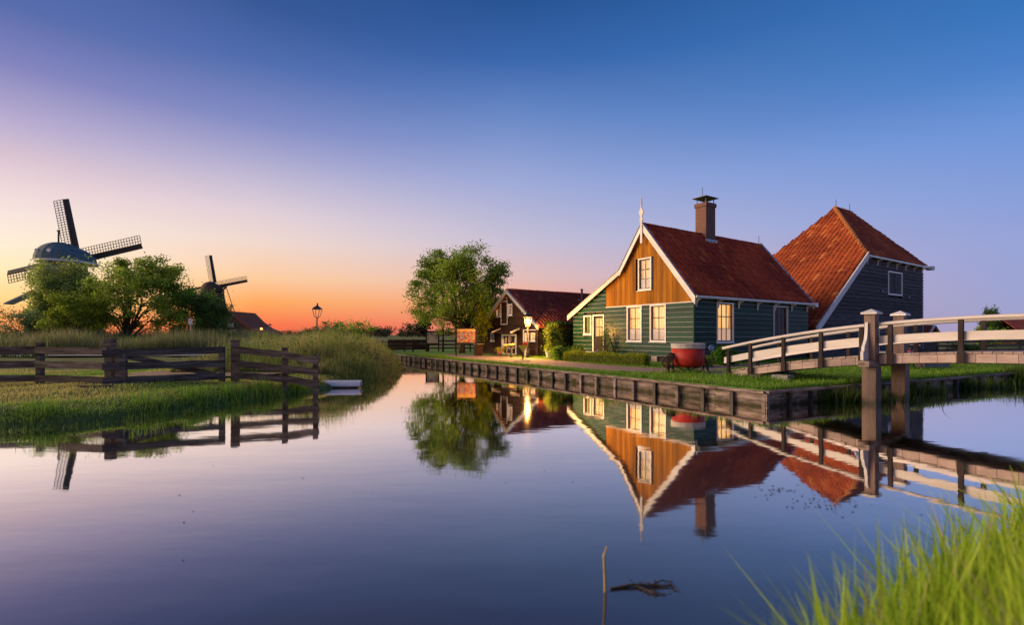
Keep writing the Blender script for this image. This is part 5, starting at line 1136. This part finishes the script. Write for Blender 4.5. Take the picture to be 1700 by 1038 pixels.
mb = MB(); mb.tube([(0, .2, 8.6), (0, .2, 11)], .1, 5); mb.beam((-.5, .2, 10.6), (.5, .2, 10.6), .3, .4); mb.build('weather_vane', M['metal_dark'], mbn)
fl_ = empty('far_lamp', (-77, 148, .4), 0, 'small orange light at the end of the far mill barn', 'lamp')
mb = MB(); mb.tube([(0, 0, 0), (0, 0, 3.0)], .06, 6); mb.build('post', M['metal_dark'], fl_); mb = MB(); mb.lathe([(.05, 0), (.35, .2), (.35, .45), (.05, .65)], (0, 0, 3.0), 8); mb.build('globe', M['sunset_bulb'], fl_, smooth=True)

# ------------------------------------------------------------------ trees and shrubs on the left
tree('willow', 'soft grey-green willow in front of the green windmill', (-40.0, 43, .4), (0.5, 0, 4.1), (2.45, 2.6, 3.9), 34000, 170, .2, .2, 1.2, G_SOFT, 51, limbs=14, sig=.17, shell=.3, group='trees on the left bank')
tree('alder', 'wide sunlit alder with gaps between its branches, middle of the left trees', (-33.6, 42, .4), (1.2, 0, 4.7), (4.3, 3.0, 3.7), 34000, 190, .2, .17, 1.0, ((0.201, 0.328, 0.036), (0.437, 0.547, 0.073)), 52, limbs=24, sig=.10, shell=.45, hollow=1.2, group='trees on the left bank')
tree('alder', 'low leafy alder between the willow and the wide alder', (-35.6, 40, .4), (0, 0, 2.7), (2.6, 2.2, 2.3), 11000, 60, .17, .12, .7, G_BOX, 53, limbs=9, sig=.17, group='trees on the left bank')
tree('dark_tree', 'dark rounded tree at the right end of the left trees', (-26.3, 42.5, .4), (0, 0, 2.7), (1.9, 1.8, 2.35), 10000, 60, .15, .12, .7, G_DARK, 54, limbs=9, sig=.18, group='trees on the left bank')
tree('dark_tree', 'green tree behind the small pole sign on the left', (-29.2, 43.5, .4), (0, 0, 3.4), (2.6, 1.9, 2.9), 13000, 60, .17, .13, .7, G_TREE, 55, limbs=9, sig=.17, group='trees on the left bank')
tree('grey_shrub_tree', 'low bluish-green tree under the windmill gallery', (-40.6, 40.5, .4), (0, 0, 1.9), (2.2, 2.0, 1.8), 9000, 60, .14, .1, .5, ((0.081, 0.149, 0.061), (0.149, 0.230, 0.101)), 56, limbs=8, sig=.18, group='trees on the left bank')
ps = empty('pole_sign', (-26.0, 39.0, .4), 0, 'grey pole with a small white and orange sign before the left trees', 'sign')
mb = MB(); mb.tube([(0, 0, 0), (0, 0, 2.95)], .035, 6); mb.build('post', M['galv'], ps); mb = MB(); mb.box((-.16, -.06, 2.35), (.16, -.035, 2.8)); mb.build('panel', M['white'], ps); mb = MB(); mb.box((-.13, -.06, 2.83), (.13, -.035, 2.98)); mb.build('top_panel', M['terracotta'], ps)
mp_ = empty('marker_post', (-17.3, 32.0, .4), 0, 'slim pale marker post by the grey path', 'post'); mb = MB(); mb.box((-.06, -.06, 0), (.06, .06, 1.05)); mb.build('shaft', M['pipe'], mp_); mb = MB(); mb.box((-.065, -.065, .8), (.065, .065, .9)); mb.build('band', M['blue'], mp_)

# ------------------------------------------------------------------ grasses
def blades(name, B, hgt, wid, c0, c1, seed, lean=.35, kind='stuff', m=None, parent=None, label=None, cat=None, head=None, droop=.25):
    """curved tapering blades; c0 root colours, c1 tip colours"""
    rg = np.random.default_rng(seed); n = len(B); az = rg.random(n) * 2 * math.pi; d = np.stack([np.cos(az), np.sin(az), np.zeros(n)], 1)
    fz = rg.random(n) * 2 * math.pi; s = np.stack([np.cos(fz), np.sin(fz), np.zeros(n)], 1); ln = (np.abs(rg.normal(0, lean, n)))[:, None]; h_ = hgt[:, None]; w = wid[:, None] / 2
    p1 = B + d * ln * h_ * .3 + np.array([0, 0, 1]) * h_ * .5; p2 = B + d * ln * h_ * (.8 + droop) + np.array([0, 0, 1]) * h_ * (1 - .35 * ln)
    V = np.stack([B - s * w, B + s * w, p1 + s * w * .8, p1 - s * w * .8, p2], 1).reshape(-1, 3); b5 = np.arange(n) * 5
    F_ = np.stack([b5, b5 + 1, b5 + 2, b5 + 3, b5 + 3, b5 + 2, b5 + 4], 1).ravel(); cnt = np.tile([4, 3], n)
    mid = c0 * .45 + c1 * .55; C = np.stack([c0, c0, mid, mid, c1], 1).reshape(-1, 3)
    o = np_mesh(name, V, F_, cnt, m or M['grass'], parent, C); tag(o, label, cat, kind=kind); return o
def scatter(n, x0, x1, y0, y1, rg, cond):
    P = np.stack([rg.uniform(x0, x1, n), rg.uniform(y0, y1, n)], 1); return P[cond(P)]
def seg_d(P, pts):
    d = np.full(len(P), 1e9)
    for a, b in zip(pts[:-1], pts[1:]):
        a = np.array(a); b = np.array(b); ab = b - a; t = np.clip(((P - a) @ ab) / (ab @ ab), 0, 1); d = np.minimum(d, np.linalg.norm(P - a - t[:, None] * ab, axis=1))
    return d
def put(P, z): return np.concatenate([P, np.broadcast_to(z, len(P))[:, None]], 1)
rg = np.random.default_rng(77); lawn_ring = np.array([tuple(p.xy) for p in LAWN])
ppts = [tuple(p.xy) for p in PATH_PTS]; spts = [tuple(p.xy) for p in SIDE_PTS]
def on_lawn(P):
    q = P - np.array(O.xy); u = q @ np.array(U.xy); w = q @ np.array(W.xy)
    pw = np.interp(w, [2.7, 4.4, 5.8, 7.4, 9.5, 13, 17, 21, 25], [.85, 1.0, 1.3, 1.35, 1.35, 1.6, 2.0, 1.8, .7])
    return (sdist(P, lawn_ring) > .02) & (seg_d(P, ppts) > pw * 1.0) & (seg_d(P, spts) > .88) & ~((u > 7.7) & (w > 7.8))
P = scatter(150000, -9, 27, 12.6, 34, rg, on_lawn); dd = np.linalg.norm(P, axis=1); keep = rg.random(len(P)) < np.clip(26 / dd, .25, 1.0) ** 1.2; P = P[keep]; n = len(P)
k = (np.sin(P[:, 0] * 1.3 + np.sin(P[:, 1])) * .5 + .5)[:, None] * .6 + rg.random((n, 1)) * .4
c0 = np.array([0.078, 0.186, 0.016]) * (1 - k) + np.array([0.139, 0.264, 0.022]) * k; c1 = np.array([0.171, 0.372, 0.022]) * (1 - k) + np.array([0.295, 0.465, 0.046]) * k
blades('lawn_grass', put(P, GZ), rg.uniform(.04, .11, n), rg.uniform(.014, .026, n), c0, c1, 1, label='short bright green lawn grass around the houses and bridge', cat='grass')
# longer tufts at feet of bridge, vat and along the quay edge
T = []
for (cx_, cy_, r_, m_) in [(isl(3.1, 2.9).x, isl(3.1, 2.9).y, .5, 260), (6.7, 18.3, .75, 900), (isl(3.0, 1.6).x, isl(3.0, 1.6).y, .8, 500), (isl(4.4, 1.2).x, isl(4.4, 1.2).y, .9, 700)] + [(isl(.15, w).x, isl(.15, w).y, .18, 40) for w in np.arange(.3, 27, .5)] + [((O + QD * t).x, (O + QD * t).y + .14, .22, 70) for t in np.arange(.5, 26, .35)]:
    a = rg.normal(size=(m_, 2)) * r_ * .6 + np.array([cx_, cy_]); T.append(a)
P = np.concatenate(T); P = P[sdist(P, lawn_ring) > -.02]; n = len(P); k = rg.random((n, 1))
blades('long_grass', put(P, GZ - .02), rg.uniform(.08, .26, n), rg.uniform(.012, .022, n), np.array([0.062, 0.155, 0.016]) + 0 * k, np.array([0.139, 0.341, 0.022]) * (1 - k) + np.array([0.279, 0.403, 0.046]) * k, 2, lean=.5, label='longer grass tufts along the quay edge and around the vat legs', cat='grass')
# left bank turf
def gzz(P): return gz(P)
def left_ok(lo, hi): return lambda P: (lambda d: (d > lo) & (d < hi))(sdist(P, RING))
P = scatter(110000, -24, -6, 9, 24, rg, left_ok(.12, 12)); P = P[((P[:, 0] + 11.5) / 2.6) ** 2 + ((P[:, 1] - 17.4) / 1.6) ** 2 > rg.uniform(.5, 1.2, len(P))]; n = len(P)
k = np.clip(.6 + .55 * np.sin(P[:, 0] * .8 + 1.5 * np.sin(P[:, 1] * .9)) + rg.normal(0, .25, n), 0, 1)[:, None]
c0 = np.array([0.101, 0.202, 0.025]) * (1 - k) + np.array([0.263, 0.242, 0.070]) * k; c1 = np.array([0.202, 0.384, 0.036]) * (1 - k) + np.array([0.524, 0.443, 0.142]) * k
blades('bank_turf', put(P, gz(P)), rg.uniform(.03, .09, n), rg.uniform(.012, .024, n), c0 * 1.35, c1 * 1.4, 3, label='short dry-tipped turf on the left bank around the fence', cat='grass')
# overhanging bank edge
P = scatter(150000, -26, -5.2, 6.5, 19, rg, left_ok(-.3, .75)); n = len(P); d = sdist(P, RING)
dens = np.clip(.45 + .55 * np.sin(P[:, 0] * 2.1) * np.sin(P[:, 1] * 1.7 + 1), .12, 1); kp = (rg.random(n) < dens) & ~((np.abs(P[:, 0] + 6.4) < 1.3) & (np.abs(P[:, 1] - 16.9) < .9)); P = P[kp]; n = len(P); k = rg.random((n, 1))
blades('bank_edge_grass', put(P, np.maximum(gz(P), -.04)), rg.uniform(.05, .22, n) * np.where(P[:, 0] < -8.6, .7, 1), rg.uniform(.01, .02, n), np.array([0.060, 0.121, 0.021]) + 0 * k, np.array([0.142, 0.322, 0.029]) * (1 - k) + np.array([0.322, 0.403, 0.060]) * k, 4, lean=.55, label='dark tufted grass hanging over the left bank edge', cat='grass')
T = []
for cx_, cy_, m_ in [(-8.2, 12.6, 240), (-7.8, 13.6, 300), (-7.4, 14.6, 300), (-9.9, 10.2, 120), (-7.0, 15.6, 350), (-8.6, 11.5, 120), (-11.3, 9.5, 90)]:
    T.append(rg.normal(size=(m_, 2)) * .22 + np.array([cx_, cy_]))
P = np.concatenate(T); n = len(P); k = rg.random((n, 1))
blades('sedge_tufts', put(P, np.maximum(gz(P), -.1)), rg.uniform(.18, .46, n), rg.uniform(.010, .018, n), np.array([0.060, 0.161, 0.021]) + 0 * k, np.array([0.181, 0.403, 0.029]) * (1 - k) + np.array([0.343, 0.484, 0.060]) * k, 5, lean=.3, label='bright sedge tufts along the fence end of the left bank', cat='grass')
# tall reed and grass mound at the canal bend
def mound(P): d = sdist(P, RING); return ~((P[:, 1] > 31) & (P[:, 0] > -9.6 - .3 * np.clip(P[:, 1] - 35, 0, 9))) & (d > -.15) & (d < 6.5) & (P[:, 1] > 18) & (P[:, 0] < -4.8) & (P[:, 0] > -15)
P = scatter(150000, -15, -4.8, 18, 37, rg, mound); d = sdist(P, RING); kp = rg.random(len(P)) < np.where(d < 1.5, 1, .6); P = P[kp][:52000]; n = len(P); d = sdist(P, RING)
hh = (np.clip(.55 + .45 * np.clip(d, 0, 3), .5, 1.75) * rg.uniform(.65, 1.0, n)) * np.clip((P[:, 1] - 16.5) / 4, .45, 1) * np.clip((-4.0 - P[:, 0] + 22) / 22, .4, 1); hh = np.where(P[:, 0] < -9, hh * .8, hh) * rg.uniform(.6, 1.22, n) * (1.06 + .16 * np.sin(P[:, 0] * 1.9 + 2 * np.sin(P[:, 1] * .8)) + .12 * np.sin(P[:, 1] * 2.3))
k = np.clip(rg.normal(.45, .3, n) + .15 * np.sin(P[:, 0] * 1.4 + P[:, 1]), 0, 1)[:, None]
blades('reed_bed', put(P, gz(P)), hh, rg.uniform(.012, .03, n), np.array([0.070, 0.151, 0.025]) * (1 - k) + np.array([0.181, 0.202, 0.060]) * k, np.array([0.202, 0.363, 0.040]) * (1 - k) + np.array([0.600, 0.443, 0.202]) * k, 6, lean=.3, label='tall mixed reeds and seeding grass on the canal bend', cat='reeds')
P = P[(rg.random(n) < .16)]; n = len(P); hh2 = np.clip(.5 + .45 * np.clip(sdist(P, RING), 0, 3), .5, 1.7) * np.where(P[:, 0] < -9, .75, 1) * np.clip((P[:, 1] - 16.5) / 4, .45, 1)
C = put(P, gz(P) + hh2 * rg.uniform(.3, 1.0, n)) + rg.normal(0, .05, (n, 3))
o = leaves('reed_leaves', C, .12, vary((.05, .10, .012), (.11, .17, .02), n, rg), seed=7, aspect=.35); tag(o, 'broad leaves among the reeds on the canal bend', 'reeds', kind='stuff')
# belt of tall seeding grass behind the left fence
def belt(P): return (sdist(P, RING) > .4) & (seg_d(P, [(-60, 30), (-40, 32), (-30, 33.2), (-22, 33.5), (-17.5, 33.8), (-15.4, 36), (-17, 44), (-26, 60)]) > 1.5) & (P[:, 1] > 35.2 - .35 * np.clip(-20 - P[:, 0], 0, 12))
P = scatter(130000, -52, -12, 30, 48, rg, belt)[:60000]; n = len(P); k = np.clip(rg.normal(.5, .3, n), 0, 1)[:, None]; hh = rg.uniform(.8, 1.55, n) * np.clip(1.25 + .3 * np.sin(P[:, 0] * .7), .9, 1.5) * np.where(P[:, 0] > -19, .75, 1)
blades('tall_grass', put(P, gz(P)), hh, rg.uniform(.025, .05, n), np.array([0.060, 0.131, 0.025]) * (1 - k) + np.array([0.101, 0.151, 0.040]) * k, np.array([0.161, 0.282, 0.051]) * (1 - k) + np.array([0.524, 0.384, 0.242]) * k, 8, lean=.28, label='belt of tall seeding grass in front of the left trees', cat='grass')
for i, (x, y, r) in enumerate(((-38.5, 36.5, 1.1), (-34.0, 37.5, 1.3), (-41.5, 37.5, 1.2), (-30.5, 38, 1.0), (-23.5, 38.5, 1.3), (-20.5, 40, 1.2))):
    bush('hedgerow_shrub', ['low green shrub at the far left below the gallery', 'green shrub in the tall grass below the willow', 'shrub at the left picture edge in the tall grass', 'small shrub below the wide alder', 'dark shrub at the right end of the tall grass belt', 'low shrub beside the grey path bend'][[2, 0, 1, 3, 4, 5].index(i) if False else (1, 3, 0, 2, 4, 5)[i] if False else i], (x, y, .4), (r * 1.3, r, r * .75), 2600, 26, .13, G_TREE if i % 2 else G_DARK, 60 + i, group='shrubs in the tall grass')
# shrub on the reed mound skyline
bush('elder_shrub', 'leafy elder shrub poking above the reeds', (-10.2, 31.5, .4), (1.3, 1.0, .8), 1500, 22, .13, G_TREE, 70, c=(0, 0, 1.55)); bush('bare_shrub', 'loose dark shrub on the reed skyline', (-12.1, 33, .4), (.9, .8, .7), 700, 16, .12, G_DARK, 71, c=(0, 0, 1.9))

# ------------------------------------------------------------------ far meadow, tree line and horizon
rr = random.Random(5)
def far_tree(x, y, hgt, wid, seed, lab):
    rg = np.random.default_rng(seed); o = empty('far_tree', (x, y, .4), 0, lab, 'tree', 'trees along the horizon')
    p, i, cc = clump_points(rg, 420, 16, (0, 0, hgt * .55), (wid / 2, wid / 2, hgt * .5), .2, .3, 1); p = p[p[:, 2] > 0]
    leaves('crown', p, hgt * .16, vary((.03, .04, .02), (.06, .07, .03), len(p), rg), o, seed=seed)
    mb = MB(); mb.tube([(0, 0, -.2), (0, 0, hgt * .5)], [hgt * .04, hgt * .02], 5); mb.build('trunk', M['bark'], o); return o
LAB = 'distant dark tree in the row along the horizon'
for i in range(64):
    x = rr.uniform(-190, 20) if i < 54 else rr.uniform(330, 470); y = rr.uniform(380, 460); far_tree(x, y, rr.uniform(3.5, 7.5), rr.uniform(6, 13), 100 + i, LAB)
for i, (x, y, hh, w) in enumerate(((-58, 300, 11, 12), (-54, 300, 13, 9), (-66, 305, 9, 12))): far_tree(x, y, hh, w, 300 + i, ('broad distant tree just left of the pale map board', 'tallest distant tree above the pale map board', 'lower wide distant tree left of the tallest one')[i])
for i in range(20): far_tree(rr.uniform(-130, -75), rr.uniform(250, 330), rr.uniform(3.5, 6.5), rr.uniform(9, 15), 330 + i, 'distant bushy tree behind the reed skyline')

# ------------------------------------------------------------------ right background
shd = empty('small_shed', (35.6, 41.0, GZ), R(28), 'small dark shed with red roof and white verge behind the bridge', 'shed')
mb = MB(); mb.prism([(-1.3, 0, 0), (1.3, 0, 0), (1.3, 0, 1.2), (0, 0, 2.15), (-1.3, 0, 1.2)], (0, 4, 0)); mb.build('wall', M['black_board'], shd)
for s in (-1, 1):
    mb = MB(); mb.hexa([(s * 1.55, -.25, 1.06), (0, -.25, 2.2), (0, 4.2, 2.2), (s * 1.55, 4.2, 1.06), (s * 1.55, -.25, 1.14), (0, -.25, 2.28), (0, 4.2, 2.28), (s * 1.55, 4.2, 1.14)]); mb.build('roof', M['tile_barn'], shd)
    mb = MB(); mb.beam((s * 1.6, -.3, 1.05), (s * .02, -.3, 2.24), .05, .16, up=(0, 1, 0)); mb.build('verge_board', M['white'], shd)
fence('dark rail fence beyond the bridge on the right', [(26, 33), (30, 34), (34.5, 35.5), (39, 37), (43.5, 38.5), (48, 40)], (.35, .65, .95), 1.1, GZ, M['old_wood'], rh=.15)
tree('conifer', 'tall narrow dark conifer beyond the bridge', (59.5, 60, .4), (0, 0, 2.6), (.95, .9, 2.5), 4200, 50, .2, .13, .6, G_DARK, 81, limbs=5, sig=.2)
bush('garden_bush', 'broad green bush below the conifer', (57.5, 58, .4), (1.9, 1.4, 1.3), 2600, 24, .2, G_TREE, 82); bush('garden_bush', 'second rounded bush right of the conifer', (63, 59, .4), (2.0, 1.4, 1.4), 2600, 24, .2, G_SOFT, 83); bush('low_bush', 'low dark bush before the rail fence on the right', (32.5, 35, GZ), (1.4, .8, .55), 2200, 20, .13, G_DARK, 84)
fb = empty('far_house', (76, 66, .4), R(-8), 'brown-roofed house at the right edge behind the bridge', 'house')
mb = MB(); mb.box((-6, 0, 0), (7, 6, 2.2)); mb.build('wall', M['brown_board'], fb); mb = MB(); mb.prism([(-6.4, -.5, 2.1), (-6.4, 3, 4.3), (-6.4, 6.5, 2.1), (-6.4, 6.5, 2.25), (-6.4, 3, 4.5), (-6.4, -.5, 2.25)], (13.8, 0, 0)); mb.build('roof', M['tile_dark'], fb)
mb = MB(); mb.box((-5.0, -.05, .9), (-3.6, .02, 1.9)); mb.build('window', M['white'], fb); mb = MB(); mb.box((3, 2.6, 4.0), (3.7, 3.3, 5.1)); mb.build('chimney', M['brick'], fb)
# things on the lawn beyond the bridge
pt = empty('picnic_table', isl(12.7, 1.5, GZ), R(10), 'weathered picnic table on the lawn seen under the bridge', 'table')
for k in range(4): mb = MB(); mb.box((-.8, -.36 + k * .185, .68), (.8, -.19 + k * .185, .72)); mb.build('tabletop_plank', M['galv'], pt)
for s in (-1, 1):
    mb = MB(); mb.box((-.8, s * .72 - .13, .4), (.8, s * .72 + .13, .44)); mb.build('bench', M['galv'], pt)
    for x in (-.6, .6): mb = MB(); mb.beam((x, s * .25, .68), (x, s * .7, 0), .07, .09); mb.build('leg', M['old_wood'], pt)
bk = empty('bicycle', isl(13.9, 1.3, GZ), R(35), 'parked bicycle with a dark red bag beside the picnic table', 'bicycle')
for x in (-.5, .5):
    mb = MB(); mb.tube([(x + .32 * math.cos(t), 0, .33 + .32 * math.sin(t)) for t in np.linspace(0, 2 * math.pi, 21)], .022, 6)
    for k in range(8): mb.beam((x, 0, .33), (x + .31 * math.cos(k * .785), 0, .33 + .31 * math.sin(k * .785)), .006, .006)
    mb.build('wheel', M['metal_dark'], bk)
mb = MB(); mb.tube([(-.5, 0, .33), (-.1, 0, .33), (-.22, 0, .8), (-.5, 0, .33)], .018, 6); mb.tube([(-.1, 0, .33), (.36, 0, .78), (.5, 0, .33)], .018, 6); mb.tube([(-.18, 0, .68), (.36, 0, .78), (.34, 0, .98)], .018, 6); mb.build('frame', M['galv'], bk)
mb = MB(); mb.tube([(.2, -.26, .98), (.34, -.14, 1.0), (.34, .14, 1.0), (.2, .26, .98)], .015, 6); mb.build('handlebar', M['galv'], bk); mb = MB(); mb.hexa([(-.36, -.07, .84), (-.1, -.03, .84), (-.1, .03, .84), (-.36, .07, .84), (-.36, -.07, .9), (-.1, -.03, .88), (-.1, .03, .88), (-.36, .07, .9)]); mb.build('saddle', M['metal_dark'], bk)
mb = MB(); mb.box((-.7, -.16, .5), (-.36, .16, .78)); mb.build('bag', M['red'], bk, bevel=.03)
pl = empty('flower_trough', isl(14.5, .75, GZ), R(8), 'stone trough with rusty orange flowers on the right lawn', 'planter')
mb = MB(); mb.hexa([(-.6, -.2, 0), (.6, -.2, 0), (.6, .2, 0), (-.6, .2, 0), (-.68, -.25, .24), (.68, -.25, .24), (.68, .25, .24), (-.68, .25, .24)]); mb.build('trough', M['concrete'], pl, bevel=.02)
rg = np.random.default_rng(90); p = rg.normal(size=(1100, 3)) * np.array([.3, .1, .08]) + np.array([0, 0, .36]); leaves('flowers', p, .07, vary((.20, .14, .02), (.34, .15, .03), len(p), rg), pl, seed=91)
# reeds on the right-hand quay
P = np.concatenate([rg.normal(size=(m_, 2)) * s_ + np.array(c_) for c_, s_, m_ in (((20.2, 18.75), (.6, .25), 900), ((22.5, 19.6), (.9, .3), 1500), ((12.9, 15.3), (.5, .1), 260), ((16.4, 17.0), (.7, .1), 340), ((9.4, 13.6), (.9, .12), 700))]); n = len(P); k = rg.random((n, 1))
blades('quay_reeds', put(P, 0.0), rg.uniform(.3, .95, n) * np.where(P[:, 0] > 19, 1.1, .6), rg.uniform(.012, .025, n), np.array([.03, .07, .01]) + 0 * k, np.array([.07, .15, .014]) * (1 - k) + np.array([.13, .17, .03]) * k, 9, lean=.35, label='green reeds growing along the right quay and at the picture edge', cat='reeds')

rg = np.random.default_rng(321); Q = []
for i in range(46):
    t = rg.uniform(0, 27); c = isl(-.09, t, rg.uniform(.05, .36)) if i < 26 else O + QD * (t * .8) + Vector((.02, -.1, rg.uniform(.02, .34))); m_ = int(rg.uniform(12, 60)); Q.append(rg.normal(size=(m_, 3)) * np.array([.10, .10, .11]) + np.array(c))
Q = np.concatenate(Q); Q = Q[Q[:, 2] > .02]; o = leaves('quay_weeds', Q, .07, vary((.05, .10, .012), (.13, .19, .02), len(Q), rg), seed=17); tag(o, 'small weeds sprouting from the quay planks', 'weeds', kind='stuff')
# ------------------------------------------------------------------ foreground grass on the near bank
rg = np.random.default_rng(123)
P = np.stack([rg.uniform(.3, 5.6, 62000), rg.uniform(1.0, 4.6, 62000)], 1); dn = sdist(P, NEAR); P = P[(dn > -.32) & (dn < .8)]; n = len(P)
xr = np.clip((P[:, 0] / P[:, 1] - .32) / .40, 0, 1); cl = .5 + .5 * np.sin(P[:, 0] * 7 + 3 * np.sin(P[:, 1] * 5)); kp = rg.random(n) < (.03 + .97 * xr ** 1.1) * (.25 + .75 * cl); P = P[kp]; n = len(P); xr = xr[kp]; k = rg.random((n, 1))
hh = rg.uniform(.35, 1.0, n) * (.56 + .52 * xr); base = np.maximum(gz(P), -.05)
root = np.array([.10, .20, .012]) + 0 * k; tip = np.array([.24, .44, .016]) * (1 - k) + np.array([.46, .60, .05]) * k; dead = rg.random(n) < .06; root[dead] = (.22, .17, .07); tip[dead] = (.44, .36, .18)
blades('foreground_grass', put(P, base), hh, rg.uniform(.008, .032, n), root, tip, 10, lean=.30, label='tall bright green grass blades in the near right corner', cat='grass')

# ------------------------------------------------------------------ floating odds and ends
tw = empty('floating_branch', (.95, 3.6, 0), R(4), 'dark broken twig floating on the water', 'branch')
mb = MB(); mb.tube([(-.22, 0, .006), (-.05, .03, .014), (.1, .02, .012), (.28, .0, .008)], [.009, .011, .010, .004], 6); mb.tube([(-.02, .02, .012), (.08, -.08, .010), (.17, -.1, .006)], [.007, .007, .003], 6); mb.tube([(.1, .02, .012), (.2, .07, .02), (.27, .06, .01)], [.006, .005, .002], 5); mb.build('wood', M['bark'], tw)
rg = np.random.default_rng(4); p = np.stack([rg.uniform(-.1, .28, 40), rg.uniform(-.12, .1, 40), rg.uniform(.004, .012, 40)], 1); leaves('dead_leaves', p, .03, vary((.05, .035, .02), (.2, .12, .06), 40, rg), tw, up=6, seed=5)['kind'] = 'stuff'
rs = empty('reed_stalk', (.69, 3.56, 0), 0, 'single pale broken reed stalk standing in the water', 'reed'); mb = MB(); mb.tube([(0, 0, -.1), (-.004, 0, .12), (-.012, 0, .26), (.012, .01, .33)], [.012, .011, .010, .006], 7); mb.build('stalk', noise_mat('dry_reed', (.34, .24, .08), (.46, .36, .16), 9, .6), rs)
p = np.concatenate([np.stack([rg.normal(3.45, .28, 70), rg.normal(5.5, .22, 70), np.full(70, .006)], 1), np.stack([rg.normal(3.2, .12, 20), rg.normal(5.9, .05, 20), np.full(20, .006)], 1)])
p = np.concatenate([p, np.stack([rg.uniform(-6, 7, 60), rg.uniform(4, 15, 60), np.full(60, .005)], 1), np.stack([rg.uniform(-7.4, -5.9, 60), rg.uniform(9.5, 15, 60), np.full(60, .005)], 1)])
p = p[sdist(p[:, :2], RING) < -.1]
o = leaves('floating_leaves', p, .035, vary((.04, .025, .02), (.12, .08, .05), len(p), rg), up=9, seed=6); tag(o, 'scattered dead leaves and bits floating on the canal water', 'leaves', kind='stuff')
